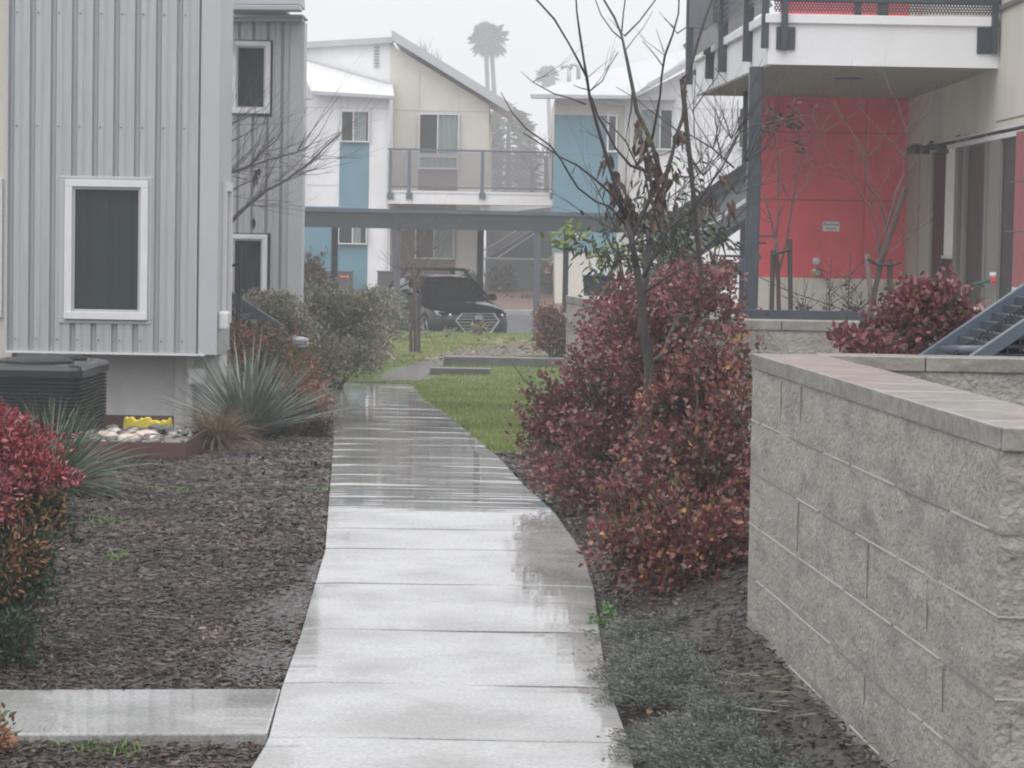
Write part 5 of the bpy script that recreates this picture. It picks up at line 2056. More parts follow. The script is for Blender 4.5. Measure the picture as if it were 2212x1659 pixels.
# ------------------------------------------------------------------ shrubs
M_['loro'] = leafmat('red_shrub_leaf', [(0, (.035, .036, .020)), (.26, (.095, .088, .046)), (.42, (.13, .052, .052)), (.62, (.21, .058, .074)), (.82, (.31, .13, .13)), (.92, (.32, .24, .12)), (1, (.50, .10, .15))], rough=.22, patch=(4.5, .5))
M_['loro_warm'] = leafmat('red_gold_leaf', [(0, (.035, .036, .020)), (.30, (.10, .09, .042)), (.44, (.13, .05, .048)), (.62, (.21, .06, .066)), (.78, (.30, .13, .085)), (.89, (.50, .30, .10)), (1, (.50, .10, .12))], rough=.32, patch=(5.5, .52))
M_['nandina'] = leafmat('nandina_leaf', [(0, (.035, .06, .028)), (.3, (.09, .12, .05)), (.5, (.17, .12, .055)), (.7, (.38, .14, .07)), (1, (.52, .23, .14))], rough=.35, patch=(2.5, .5))
M_['nandina_red'] = leafmat('crimson_leaf', [(0, (.06, .02, .022)), (.3, (.17, .035, .042)), (.7, (.34, .055, .07)), (.92, (.48, .13, .14)), (1, (.6, .3, .3))], rough=.35)
M_['green_dark'] = leafmat('dark_green_leaf', [(0, (.014, .035, .018)), (.5, (.03, .065, .03)), (.85, (.06, .10, .045)), (1, (.16, .09, .04))], rough=.35)
M_['hedge'] = leafmat('hedge_leaf', [(0, (.08, .09, .055)), (.35, (.17, .185, .115)), (.62, (.25, .265, .18)), (.80, (.28, .17, .15)), (1, (.50, .52, .44))], rough=.22, patch=(1.6, .45))
M_['yucca'] = leafmat('yucca_blade', [(0, (.10, .13, .105)), (.5, (.18, .215, .18)), (1, (.28, .32, .27))], rough=.45, trans=.1)
M_['straw'] = leafmat('straw_blade', [(0, (.09, .06, .035)), (.5, (.17, .115, .065)), (1, (.26, .18, .11))], rough=.6)
M_['pale_straw'] = leafmat('pale_straw_blade', [(0, (.16, .14, .10)), (1, (.38, .35, .27))], rough=.6)
M_['juniper'] = leafmat('grey_green_needle', [(0, (.06, .066, .056)), (.5, (.15, .162, .145)), (.9, (.24, .25, .225)), (1, (.22, .16, .12))], rough=.5, patch=(2.2, .4))
M_['laurel'] = leafmat('laurel_leaf', [(0, (.022, .036, .022)), (.6, (.05, .075, .04)), (.88, (.10, .13, .07)), (1, (.26, .31, .09))], rough=.2)
M_['darkred'] = leafmat('dull_red_brown_leaf', [(0, (.03, .022, .02)), (.5, (.075, .05, .042)), (.85, (.12, .06, .05)), (1, (.2, .13, .09))], rough=.5)
M_['farbush'] = leafmat('far_bush_leaf', [(0, (.04, .05, .03)), (.6, (.09, .10, .06)), (1, (.16, .15, .11))], rough=.5)

def cl(u, v, y, ru, rv, ry=None):
    """clump seen at (u, v): radii given in picture pixels"""
    c = P(u, v, y)
    s = y / F
    return (tuple(c), (ru * s, ry if ry else ru * s * .8, rv * s))

# red bushes, right of the path
shrub('red_bush', 'big dark red bush beside the lawn, wrapped round the foot of the bare tree', 'bush',
      [cl(1225, 890, 15.6, 95, 95), cl(1300, 980, 15.2, 120, 90), cl(1175, 935, 15.6, 60, 70), cl(1340, 830, 15.6, 105, 100), cl(1260, 1050, 14.8, 85, 50), cl(1200, 1020, 15, 60, 55), cl(1330, 900, 15.4, 90, 90), cl(1265, 800, 16, 50, 50), cl(1290, 750, 16.3, 45, 45)],
      13500, .034, .024, M_['loro'], 21, lump=.34, stemm=M_['bark'], stems=22, sprigs=12, ground=T(15), base=Vector((P(1300, 1000, 15.3).x, 15.3, T(15.3))))
shrub('red_bush', 'tall red bush rising behind the bare tree in front of the grey stair', 'bush',
      [cl(1400, 725, 15.1, 100, 75), cl(1455, 690, 15.1, 60, 70), cl(1345, 690, 15.3, 45, 60), cl(1500, 690, 14.2, 60, 70), cl(1535, 640, 14.3, 50, 45), cl(1560, 700, 14.2, 40, 45), cl(1470, 610, 15.3, 60, 35), cl(1370, 700, 16.9, 120, 90), cl(1345, 640, 17, 38, 42), cl(1440, 660, 17, 80, 75), cl(1500, 610, 17.2, 60, 45), cl(1540, 700, 17, 70, 80), cl(1480, 760, 16.6, 90, 90), cl(1345, 750, 16.8, 55, 55), cl(1560, 590, 17.4, 45, 28), cl(1420, 800, 15, 120, 80)],
      19000, .034, .024, M_['loro'], 22, lump=.36, stemm=M_['bark'], stems=22, sprigs=16, base=Vector((P(1430, 800, 17).x, 17, T(17))))
shrub('red_bush', 'nearest red and gold bush, pressed against the end of the nearest block wall', 'bush',
      [cl(1510, 900, 12.4, 110, 120), cl(1545, 800, 12.4, 80, 75), cl(1440, 1010, 12.1, 90, 80), cl(1530, 1050, 12.0, 95, 130), cl(1390, 1110, 11.8, 105, 95), cl(1480, 1190, 11.5, 135, 110), cl(1350, 1180, 11.6, 75, 70), cl(1580, 950, 12.1, 50, 150), cl(1585, 1180, 11.6, 35, 110), cl(1440, 900, 12.4, 60, 60)],
      19000, .032, .023, M_['loro_warm'], 23, lump=.36, stemm=M_['bark'], stems=30, sprigs=12, base=Vector((P(1480, 1200, 11.7).x, 11.7, T(11.7))))
shrub('red_bush', 'small red bush at the far end of the block wall, beyond the lawn steps', 'bush',
      [cl(1190, 690, 44, 36, 26), cl(1175, 725, 44, 24, 28), cl(1210, 722, 44, 34, 34), cl(1225, 745, 44, 34, 22), cl(1185, 745, 44, 20, 16)], 6000, .05, .034, M_['loro_warm'], 24, stemm=M_['bark'], stems=8)
shrub('red_bush', 'red bush between the wall lamp corner and the steel stair, above the block wall', 'bush',
      [cl(1980, 690, 12.6, 85, 62), cl(2030, 650, 12.6, 55, 40), cl(1930, 730, 12.6, 70, 40), cl(1870, 745, 12.4, 70, 22), cl(2060, 690, 12.6, 50, 50), cl(1830, 725, 12.5, 35, 10), cl(1985, 655, 12.6, 50, 40)],
      8000, .034, .024, M_['loro'], 25, stemm=M_['bark'], stems=16, sprigs=10, ground=zcap - .6, base=Vector((P(1980, 800, 12.6).x, 12.6, zcap - .6)))

# nandina at the left edge, crimson on top
shrub('nandina_bush', 'crimson-topped green bush at the left edge, nearest the camera', 'bush',
      [cl(35, 1140, 10.3, 95, 150), cl(-20, 1300, 10, 110, 150), cl(70, 1050, 10.4, 60, 60), cl(20, 1380, 9.8, 55, 60), cl(80, 1220, 10, 42, 90), cl(120, 1120, 10.3, 35, 40)],
      12000, .030, .012, M_['green_dark'], 31, lump=.34, stemm=M_['bark'], stems=14, up=.3, base=Vector((P(10, 1300, 10.2).x, 10.2, T(10.2))))
o = [x for x in bpy.data.objects if x.name.startswith('nandina_bush')][0]
rng = np.random.default_rng(77)
p, d = clump_pts(rng, [cl(20, 960, 10.3, 95, 60), cl(70, 1010, 10.2, 75, 50), cl(120, 1025, 10.1, 40, 18), cl(-40, 1080, 10, 80, 70), cl(10, 905, 10.4, 40, 22), cl(150, 1035, 10.1, 30, 12), cl(95, 925, 10.3, 14, 12)], 5200, .5, .5)
V, Fc = leaves(rng, p, d + rng.normal(size=d.shape) * .7 + np.array([0, 0, .2]), .028, .011)
npmesh('red_foliage', V, Fc, M_['nandina_red'], o)
p, d = clump_pts(rng, [cl(60, 1080, 10.1, 80, 60), cl(20, 1200, 9.9, 90, 90), cl(110, 1130, 10, 30, 15)], 600, .3)
V, Fc = leaves(rng, p, d + rng.normal(size=d.shape) * .7 + np.array([0, 0, .2]), .030, .012)
npmesh('orange_foliage', V, Fc, leafmat('orange_leaf', [(0, (.12, .05, .02)), (1, (.28, .13, .05))]), o)
shrub('nandina_bush', 'low red and green leaves at the bottom left corner beside the small side path', 'bush',
      [cl(-25, 1585, 8.4, 35, 35), cl(0, 1600, 8.3, 22, 14)], 300, .03, .016, M_['nandina'], 32, stemm=M_['bark'], stems=4)

# orange and green shrubs behind the yucca
shrub('nandina_bush', 'orange-tipped shrub behind the big blue-green yucca', 'bush',
      [cl(520, 770, 25.5, 70, 60), cl(595, 785, 25.2, 75, 60), cl(650, 840, 24.4, 58, 60), cl(685, 880, 24, 28, 35), cl(490, 720, 25.8, 35, 22), cl(660, 810, 25, 40, 50), cl(560, 725, 25.8, 60, 20)],
      9000, .05, .020, M_['nandina'], 33, stemm=M_['bark'], stems=16, sprigs=8)
shrub('low_shrub', 'low dark red-brown shrub spilling towards the path edge, right of the yucca', 'shrub',
      [cl(640, 915, 23.0, 75, 38), cl(690, 930, 22.6, 30, 26), cl(585, 935, 22.4, 45, 30)], 7000, .03, .014, M_['darkred'], 34, stemm=M_['bark'], stems=10)
shrub('low_shrub', 'small tuft with pale pink leaves touching the path where it narrows', 'shrub',
      [cl(685, 862, 25.5, 26, 14), cl(700, 880, 25, 14, 10)], 500, .05, .02, leafmat('pale_pink_leaf', [(0, (.30, .10, .09)), (.5, (.45, .3, .27)), (1, (.6, .5, .48))]), 35)
# hedge masses
shrub('hedge_shrub', 'wide grey-green hedge shrub with dull red leaves, left of the parked car', 'shrub',
      [cl(700, 700, 35, 95, 75), cl(770, 700, 35, 80, 70), cl(650, 670, 36, 55, 55), cl(725, 655, 36, 60, 24), cl(800, 735, 34.5, 45, 42), cl(700, 770, 33.5, 60, 45), cl(760, 770, 34, 70, 40)],
      19000, .055, .034, M_['hedge'], 36, stemm=M_['bark_grey'], stems=24, sprigs=14)
shrub('hedge_shrub', 'reddish hedge shrub beside the corner of the second ribbed house', 'shrub',
      [cl(580, 660, 31.5, 60, 30), cl(620, 700, 31, 60, 50), cl(550, 690, 31, 50, 40)], 7000, .045, .028, M_['hedge'], 37, stemm=M_['bark_grey'], stems=12, sprigs=10)
shrub('hedge_shrub', 'right end of the hedge with twiggy leaves, touching the grey carport post', 'shrub',
      [cl(815, 665, 42, 55, 35), cl(840, 690, 41, 40, 40), cl(760, 730, 36, 60, 30), cl(820, 640, 42, 40, 15)], 5000, .055, .03, M_['hedge'], 38, stemm=M_['bark_grey'], stems=16, sprigs=12)
for i, (u, v, y, ru, rv, lab) in enumerate([
        (905, 732, 50, 48, 12, 'low weedy plant round the stakes of the small bare tree'),
        (1036, 712, 51, 14, 14, 'small leafy plant in front of the car number plate'),
        (975, 722, 51, 20, 6, 'small weedy plant in front of the car bumper, left of the number plate'),
        (870, 735, 49, 25, 12, 'low pale weed at the foot of the grey carport post')]):
    shrub('weed_plant', lab, 'plant', [cl(u, v, y, ru, rv), cl(u - ru * .5, v + 5, y, ru * .5, rv * .6)], 260, .055, .03, M_['hedge'], 50 + i, stemm=M_['bark_grey'], stems=6)

# far planting
for i, (u, v, y, ru, rv, mm, lab) in enumerate([
        (1080, 610, 84, 28, 32, 'farbush', 'rounded dull bush against the grey fence behind the car'),
        (1190, 605, 83.5, 24, 38, 'farbush', 'tall bush with pink blossom against the far grey fence'),
        (1262, 610, 83, 28, 36, 'farbush', 'brownish bush left of the blue-grey bin, under the teal wall'),
        (1130, 660, 82, 40, 8, 'darkred', 'low reddish ground shrubs on the planted bank right of the car'),
        (672, 600, 60, 22, 32, 'nandina', 'orange and pink bush at the corner of the second ribbed house'),
        (1012, 610, 83, 16, 10, 'farbush', 'small bush behind the car roof rack')]):
    shrub('far_bush', lab, 'bush', [cl(u, v, y, ru, rv), cl(u + ru * .4, v + rv * .3, y, ru * .7, rv * .7)], 1800, .12, .07, M_[mm], 60 + i, stemm=M_['bark_pale'], stems=5, ground=-.45)
o = [x for x in bpy.data.objects if x.get('label') == 'tall bush with pink blossom against the far grey fence'][0]
rng = np.random.default_rng(5)
p, d = clump_pts(rng, [cl(1192, 580, 83, 16, 16), cl(1205, 600, 83, 12, 14)], 50, .3)
V, Fc = leaves(rng, p, d, .09, .07)
npmesh('blossom', V, Fc, leafmat('pink_petal', [(0, (.55, .2, .2)), (1, (.7, .4, .38))]), o)

# yucca and grasses: blades from one crown
def rosette(name, label, cat, c, n, L, w, m, seed, spread=1.0, droop=.25, minel=.05, group=None, bias=(0, 0)):
    rng = np.random.default_rng(seed)
    root = thing(name, label, cat, c)
    az = rng.uniform(0, 2 * math.pi, n)
    el = np.arccos(rng.uniform(0, 1, n) ** .8 * (1 - minel))
    el = np.clip(el * spread, 0, 1.5)
    Ls = L * rng.uniform(.55, 1.1, n)
    d = np.stack([np.cos(az) * np.sin(el) + bias[0], np.sin(az) * np.sin(el) + bias[1], np.cos(el)], 1)
    d = unit(d)
    s = unit(np.stack([-np.sin(az), np.cos(az), rng.normal(size=n) * .4], 1))
    K = 5
    base = np.array(c) + rng.normal(size=(n, 3)) * np.array([.03, .03, .01]) * L
    rows = []
    for k in range(K + 1):
        t = k / K
        p = base + d * (Ls * t)[:, None]
        p[:, 2] -= droop * Ls * t * t * np.sin(el)
        ww = w * (1 - t) ** .7 * (.6 + .8 * min(t * 3, 1)) * .6
        rows.append(p - s * ww)
        rows.append(p + s * ww)
    V = np.stack(rows, 1).reshape(-1, 3)
    i = np.arange(n)[:, None] * (2 * (K + 1))
    Fc = np.concatenate([i + np.array([[2 * k, 2 * k + 1, 2 * k + 3, 2 * k + 2]]) for k in range(K)], 0)
    npmesh('blade', V, Fc, m, root)['kind'] = 'stuff'
    return root
c = P(536, 905, 22.2); c.z = T(22.4) + .02
rosette('yucca', 'big spiky blue-green yucca at the corner of the near ribbed house', 'yucca', c, 560, .98, .015, M_['yucca'], 1, spread=.82, droop=.18)
c = P(462, 960, 20.4); c.z = T(20.9) + .01
rosette('ornamental_grass', 'mop of dry brown grass at the corner of the rusty steel box', 'ornamental grass', c, 3400, .70, .0045, M_['straw'], 2, spread=1.15, droop=.85)
c = P(110, 1030, 15.5); c.z = T(15.5)
rosette('ornamental_grass', 'green spiky grass in front of the black condenser units, behind the crimson bush', 'ornamental grass', c, 700, .85, .010, leafmat('green_blade', [(0, (.04, .07, .035)), (1, (.12, .17, .09))]), 3, spread=1.0, droop=.4)
c = P(1690, 1520, 0 + 7.9); c.z = T(7.9)
# low grey-green cover at the lower right
def reg_cover(r):
    y = 6.2 + r.uniform() ** .8 * (10.6 - 6.2)
    x0 = pathR(y) + .07
    xw = pA.x + (pB.x - pA.x) * (10 - y) / (10 - 6.2)
    f = r.uniform() ** 1.15
    x = x0 + f * (xw - .17 - x0) * (.99 if y < 7.4 else .8)
    return x, y
rng = np.random.default_rng(41)
pts, dd = [], []
for _ in range(900):
    x, y = reg_cover(rng)
    if math.sin(x * 7 + y * 4) + math.sin(y * 5.3 - x * 4) > .75 + rng.uniform(-.3, .6):
        continue
    k = 85
    a = rng.uniform(0, 6.28)
    ll = rng.uniform(.08, .2)
    t_ = rng.uniform(0, 1, k)
    q = np.stack([x + math.cos(a) * ll * t_ + rng.normal(size=k) * .02, y + math.sin(a) * ll * t_ + rng.normal(size=k) * .02, TX(x, y) + .012 + .045 * np.sin(t_ * 3) * rng.uniform(.4, 1.2) + rng.uniform(0, .02, k)], 1)
    pts.append(q)
    dd.append(np.stack([math.cos(a) + rng.normal(size=k) * .7, math.sin(a) + rng.normal(size=k) * .7, rng.uniform(-.1, .7, k)], 1))
V, Fc = leaves(rng, np.concatenate(pts), np.concatenate(dd), .020, .0055)
tag(npmesh('ground_cover', V, Fc, M_['juniper']), kind='stuff')
rng = np.random.default_rng(43)
pts = []
for (u, v, sp, k) in ((1640, 1490, .07, 40), (1720, 1545, .08, 40), (1960, 1650, .05, 40)):
    g = G(u, v)
    q = np.tile(np.array(g), (k, 1)) + rng.normal(size=(k, 3)) * np.array([sp, sp * 1.6, 0]) + np.array([0, 0, .035]) + rng.uniform(0, .03, (k, 1)) * np.array([[0, 0, 1]])
    pts.append(q)
p = np.concatenate(pts)
d = rng.normal(size=p.shape) * np.array([1, .5, .12]) + np.array([.6, .4, 0])
V, Fc = leaves(rng, p, d, .11, .006, droop=.05)
tag(npmesh('dry_grass', V, Fc, M_['pale_straw']), kind='stuff')
# fallen leaves
rng = np.random.default_rng(47)
p = []
for (u, v) in [(1500, 1325), (1420, 1365), (1395, 1530), (1330, 1495), (1318, 1420), (1375, 1625), (1450, 1540), (1530, 1390), (1600, 1380), (1260, 1440), (1750, 1480), (300, 1600), (420, 1615), (540, 1612), (700, 1640)]:
    for _ in range(2):
        g = G(u + rng.normal() * 12, v + rng.normal() * 6, .03)
        p.append(g)
p = np.array([tuple(q) for q in p])
V, Fc = leaves(rng, p, rng.normal(size=p.shape) * np.array([1, 1, .1]), .026, .02)
tag(npmesh('leaf_litter', V, Fc, leafmat('leaf_on_ground', [(0, (.10, .05, .035)), (.6, (.22, .11, .075)), (1, (.4, .25, .22))], trans=0)), kind='stuff')
c = G(1300, 1365)
shrub('green_sprig', 'bright green leafy sprig overhanging the right edge of the pale path', 'plant',
      [((c.x - .01, c.y, c.z + .03), (.045, .04, .03)), ((c.x + .04, c.y + .05, c.z + .05), (.02, .03, .035))], 70, .028, .016,
      leafmat('fresh_green_leaf', [(0, (.06, .14, .05)), (1, (.16, .28, .10))]), 48)

# ------------------------------------------------------------------ bare trees
class Twigs:
    def __init__(s, y, seed):
        s.y = y
        s.mb = MB()
        s.r = random.Random(seed)
    def line(s, uv, r0, r1, dy0=0, dy1=0, wig=0, n=5):
        pts = []
        k = len(uv)
        for i, (u, v) in enumerate(uv):
            f = i / max(1, k - 1)
            pts.append(P(u + s.r.uniform(-wig, wig), v + s.r.uniform(-wig, wig), s.y + dy0 + (dy1 - dy0) * f))
        rad = [r0 + (r1 - r0) * i / max(1, k - 1) for i in range(k)]
        # knots
        out, rr = [pts[0]], [rad[0]]
        for i in range(1, k):
            a, b = pts[i - 1], pts[i]
            m_ = max(1, int((b - a).length / .09))
            for j in range(1, m_ + 1):
                f = j / m_
                out.append(a.lerp(b, f) + Vector((s.r.uniform(-1, 1), 0, s.r.uniform(-1, 1))) * .0035)
                rr.append((rad[i - 1] + (rad[i] - rad[i - 1]) * f) * s.r.uniform(.88, 1.15))
        s.mb.tube(out, rr, n)
        if hasattr(s, 'log'):
            s.log.append(out)
        return out
    def grow(s, p, d, L, r, depth, spread=.5, up=.15):
        pts, rr = [p], [r]
        n = 4
        for i in range(n):
            d = (d + Vector((s.r.uniform(-1, 1), s.r.uniform(-1, 1), s.r.uniform(-1, 1))) * .16 + Vector((0, 0, up * .25))).normalized()
            pts.append(pts[-1] + d * (L / n))
            rr.append(r * (1 - .6 * (i + 1) / n))
        s.mb.tube(pts, rr, 4 if r < .006 else 5, cap=False)
        if depth > 0:
            for i in range(s.r.randint(2, 4)):
                k = s.r.randint(1, n)
                nd = (d + Vector((s.r.uniform(-1, 1), s.r.uniform(-1, 1), s.r.uniform(-.5, 1))) * spread * 1.4).normalized()
                s.grow(pts[k], nd, L * s.r.uniform(.5, .8), rr[k] * .7, depth - 1, spread, up)
        return pts

tw = Twigs(14.4, 3)
root = thing('bare_tree', 'tall bare multi-stemmed tree with a few hanging dead leaves, rising out of the red bushes', 'tree', (P(1412, 1000, 14.4).x, 14.4, T(14.4)))
g0 = P(1413, 1040, 14.4); 
L1 = tw.line
L1([(1414, 1110), (1408, 960), (1405, 892), (1402, 788), (1390, 713), (1385, 638), (1375, 578)], .038, .019, 0, -.1, n=10)
trunk = tw.mb.build('trunk', M_['bark'], root)
tw.mb = MB()
tw.log = []
L1([(1375, 578), (1363, 518), (1351, 473)], .0185, .0125, -.1, -.1, n=8)
L1([(1402, 788), (1432, 764), (1459, 698), (1486, 659), (1501, 629), (1528, 605)], 0.0152, 0.0053, 0, .4, n=7)
L1([(1388, 660), (1396, 600), (1399, 533), (1408, 473), (1423, 443)], 0.0160, 0.0099, 0, .2, n=8)
L1([(1351, 473), (1334, 414), (1310, 339), (1289, 270), (1274, 210), (1268, 168), (1262, 135), (1253, 75), (1246, 24), (1243, -30)], 0.0128, 0.0040, -.1, -.5, n=7)
L1([(1268, 168), (1250, 132), (1226, 90), (1196, 42), (1157, -2), (1130, -30)], 0.0072, 0.0040, -.3, -.4)
L1([(1276, 195), (1301, 174), (1334, 114)], 0.0040, 0.0020, -.3, -.6)
L1([(1276, 195), (1255, 190), (1238, 183)], 0.0032, 0.0020, -.3, -.5)
L1([(1265, 225), (1196, 201), (1151, 177), (1126, 156)], 0.0048, 0.0020, -.3, .1)
L1([(1363, 518), (1399, 440), (1430, 384)], 0.0144, 0.0119, -.05, .1, n=7)
L1([(1430, 384), (1409, 315), (1376, 240), (1367, 195), (1355, 135), (1346, 87), (1343, 75), (1328, 36), (1305, -2), (1295, -30)], 0.0136, 0.0040, .1, .3, n=7)
L1([(1346, 87), (1322, 66), (1298, 33), (1286, -4), (1280, -30)], 0.0048, 0.0026, .3, .5)
L1([(1343, 69), (1350, 0), (1352, -30)], 0.0048, 0.0026, .3, .2)
L1([(1349, 78), (1382, 45), (1415, 0), (1430, -30)], 0.0056, 0.0033, .3, .1)
L1([(1350, 110), (1390, 60), (1410, 22)], 0.0032, 0.0013, .3, .5)
L1([(1409, 300), (1421, 240), (1430, 165), (1436, 120), (1454, 75), (1466, 30), (1469, -30)], 0.0080, 0.0046, .1, -.2)
L1([(1463, 72), (1484, 57), (1526, 63)], 0.0040, 0.0020, -.1, -.3)
L1([(1455, 58), (1440, 45), (1434, 40)], 0.0032, 0.0013, -.1, -.2)
L1([(1433, 144), (1388, 87)], 0.0040, 0.0020, 0, .1)
L1([(1434, 112), (1418, 62)], 0.0032, 0.0013, 0, .1)
L1([(1423, 443), (1436, 390), (1454, 330), (1460, 294), (1475, 255), (1481, 180), (1508, 90), (1523, 39), (1541, -5), (1552, -40)], 0.0136, 0.0059, .2, .4, n=7)
L1([(1350, 470), (1325, 423), (1286, 387), (1247, 357), (1211, 339), (1160, 306), (1130, 288)], 0.0088, 0.0026, -.1, -.5)
L1([(1345, 480), (1316, 447), (1286, 435), (1250, 405), (1226, 369), (1212, 345), (1190, 315), (1136, 276), (1106, 243), (1082, 200)], 0.0080, 0.0026, -.1, -.6)
L1([(1235, 375), (1247, 352)], 0.0032, 0.0013, -.3, -.3)
L1([(1390, 600), (1445, 495), (1496, 450), (1532, 402), (1562, 357), (1586, 309), (1598, 285), (1631, 270), (1676, 261), (1763, 246)], 0.0088, 0.0020, 0, -.5)
L1([(1598, 285), (1594, 250), (1593, 214)], 0.0040, 0.0020, -.3, -.3)
L1([(1430, 384), (1361, 357), (1331, 321), (1292, 249), (1277, 210)], 0.0088, 0.0046, .1, -.2)
L1([(1440, 400), (1376, 354), (1352, 306), (1325, 276), (1298, 252)], 0.0072, 0.0040, .1, .2)
L1([(1370, 372), (1376, 345), (1436, 333), (1487, 303), (1540, 290)], 0.0040, 0.0013, .1, .4)
L1([(1586, 363), (1541, 321), (1490, 291), (1460, 279), (1376, 216), (1331, 189)], 0.0056, 0.0020, -.2, .2)
L1([(1367, 185), (1363, 240), (1352, 306)], 0.0064, 0.0033, .2, .1)
L1([(1496, 240), (1550, 165), (1575, 90)], 0.0040, 0.0020, .2, .3)
L1([(1545, 148), (1570, 178)], 0.0032, 0.0020, .2, .2)
L1([(1400, 470), (1480, 400), (1560, 330), (1600, 290)], 0.0040, 0.0020, .1, .6)
L1([(1380, 640), (1440, 600), (1500, 560), (1560, 500), (1620, 440)], 0.0072, 0.0026, 0, -.6)
L1([(1384, 560), (1330, 560), (1300, 480), (1285, 410)], 0.0056, 0.0020, 0, .2)
for pts_ in list(tw.log):
    for q in pts_[::4]:
        if tw.r.random() < .30:
            d0 = Vector((tw.r.uniform(-1, 1), tw.r.uniform(-.5, .5), tw.r.uniform(.3, 1.2))).normalized()
            tw.grow(q, d0, tw.r.uniform(.06, .28), .0026, 1 if tw.r.random() < .4 else 0, spread=.35)
for i in range(75):
    u, v = tw.r.choice([(1400, 540), (1470, 560), (1520, 380), (1590, 420), (1610, 350), (1545, 460), (1540, 320), (1560, 350), (1500, 300), (1460, 430), (1350, 440), (1580, 300), (1440, 520), (1330, 500), (1520, 420)])
    p = P(u, v, 14.4 + tw.r.uniform(-.2, .3))
    tw.grow(p, Vector((tw.r.uniform(-.6, 1), tw.r.uniform(-.5, .5), tw.r.uniform(.2, 1))).normalized(), tw.r.uniform(.15, .5), .0032, 1, spread=.35)
br = tw.mb.build('branch', M_['bark'], root, smooth=True)
# dead leaves hanging from the twigs
rng = np.random.default_rng(9)
P_, D_ = [], []
for (u, v, k, sp) in [(1378, 258, 5, 5), (1380, 275, 6, 6), (1392, 300, 8, 6), (1386, 300, 5, 6), (1310, 335, 5, 5), (1300, 345, 3, 3), (1328, 372, 12, 8), (1325, 395, 10, 9), (1335, 410, 9, 8), (1400, 335, 16, 9), (1408, 365, 14, 12), (1412, 350, 14, 9),
                      (1395, 395, 12, 14), (1430, 400, 14, 15), (1468, 285, 5, 4), (1475, 297, 3, 3), (1560, 375, 5, 4), (1345, 445, 18, 16), (1360, 430, 10, 10), (1370, 470, 20, 22), (1450, 360, 8, 8), (1535, 420, 6, 6), (1525, 440, 5, 6), (1575, 440, 8, 10), (1420, 450, 20, 20)]:
    for _ in range(k):
        q = P(u + rng.normal() * sp, v + rng.normal() * sp, 14.4 + rng.normal() * .06)
        P_.append(tuple(q))
        D_.append((rng.normal() * .35, rng.normal() * .35, -1))
V, Fc = leaves(rng, np.array(P_), np.array(D_), .085, .028, fold=.35)
npmesh('dead_leaf', V, Fc, leafmat('dead_brown_leaf', [(0, (.045, .03, .026)), (.6, (.09, .055, .048)), (.9, (.14, .08, .06)), (1, (.12, .15, .04))], rough=.4), root)['kind'] = 'stuff'
# its stake
t = thing('tree_stake', 'dark wooden stake with a reddish tie, standing in the bare tree', 'stake', (P(1512, 700, 14.9).x, 14.9, T(14.9)))
mb = MB().tube([P(1530, 900, 15.0), P(1515, 600, 14.95), P(1499, 432, 14.9), P(1473, 171, 14.9)], .015, 8)
mb.build('pole', M_['wood'], t)
mb = MB()
mb.tube([P(1474, 185, 14.86), P(1481, 200, 14.84), P(1479, 207, 14.84)], .014, 7)
mb.tube([P(1474, 170, 14.86), P(1486, 160, 14.8)], .010, 6)
mb.build('tie', mat('reddish_tie', (.12, .05, .045), .5), t)

# evergreen laurel behind the tree
rng = np.random.default_rng(3)
shrub('evergreen_shrub', 'glossy evergreen shrub with long leaves behind the stems of the bare tree', 'shrub',
      [cl(1470, 420, 17.8, 60, 55), cl(1420, 500, 17.8, 70, 60), cl(1500, 500, 17.8, 70, 55), cl(1340, 500, 18, 60, 45), cl(1290, 530, 18, 40, 35), cl(1450, 560, 17.6, 90, 50), cl(1560, 510, 17.8, 35, 35), cl(1350, 560, 17.6, 60, 50)],
      1100, .085, .022, M_['laurel'], 71, stemm=M_['bark'], stems=24, sprigs=10, up=-.1, droop=.25, base=Vector((P(1430, 800, 17.8).x, 17.8, T(17.8))))
shrub('evergreen_shrub', 'pale green leafy branch tip in front of the right-hand carport post', 'shrub',
      [cl(1228, 515, 18.5, 20, 14), cl(1245, 522, 18.5, 14, 10), cl(1280, 545, 18.5, 20, 8)], 46, .07, .035, leafmat('yellow_green_leaf', [(0, (.10, .15, .03)), (1, (.24, .30, .07))]), 72)

# tree behind the near house: branches reach out to the right
tw = Twigs(29.5, 12)
root = thing('bare_tree', 'bare grey tree leaning out from behind the corner of the near ribbed house', 'tree', (P(470, 760, 29.5).x, 29.5, T(29.5)))
L1 = tw.line
L1([(462, 760), (466, 650), (478, 560)], .055, .045, n=8)
tw.mb.build('trunk', M_['bark'], root, smooth=True)
tw.mb = MB()
L1([(478, 565), (487, 530), (494, 500), (500, 480), (515, 462), (540, 440), (575, 412), (620, 388), (668, 352), (700, 320), (735, 290)], .034, .006, n=7)
L1([(494, 500), (488, 440), (484, 400)], .02, .012)
L1([(478, 565), (470, 480), (460, 400)], .03, .02)
L1([(465, 395), (500, 372), (535, 360), (548, 350), (570, 325), (600, 300), (612, 275)], .02, .005, n=6)
L1([(540, 360), (580, 345), (640, 330), (665, 318), (690, 290), (720, 235)], .012, .003)
L1([(640, 332), (660, 300), (690, 262), (735, 205)], .008, .003)
L1([(460, 320), (500, 305), (530, 290), (575, 262)], .013, .003)
L1([(460, 285), (500, 268), (540, 250), (575, 232)], .010, .003)
L1([(470, 268), (510, 255), (530, 220)], .008, .002)
L1([(455, 420), (500, 410), (540, 392), (600, 370)], .010, .003)
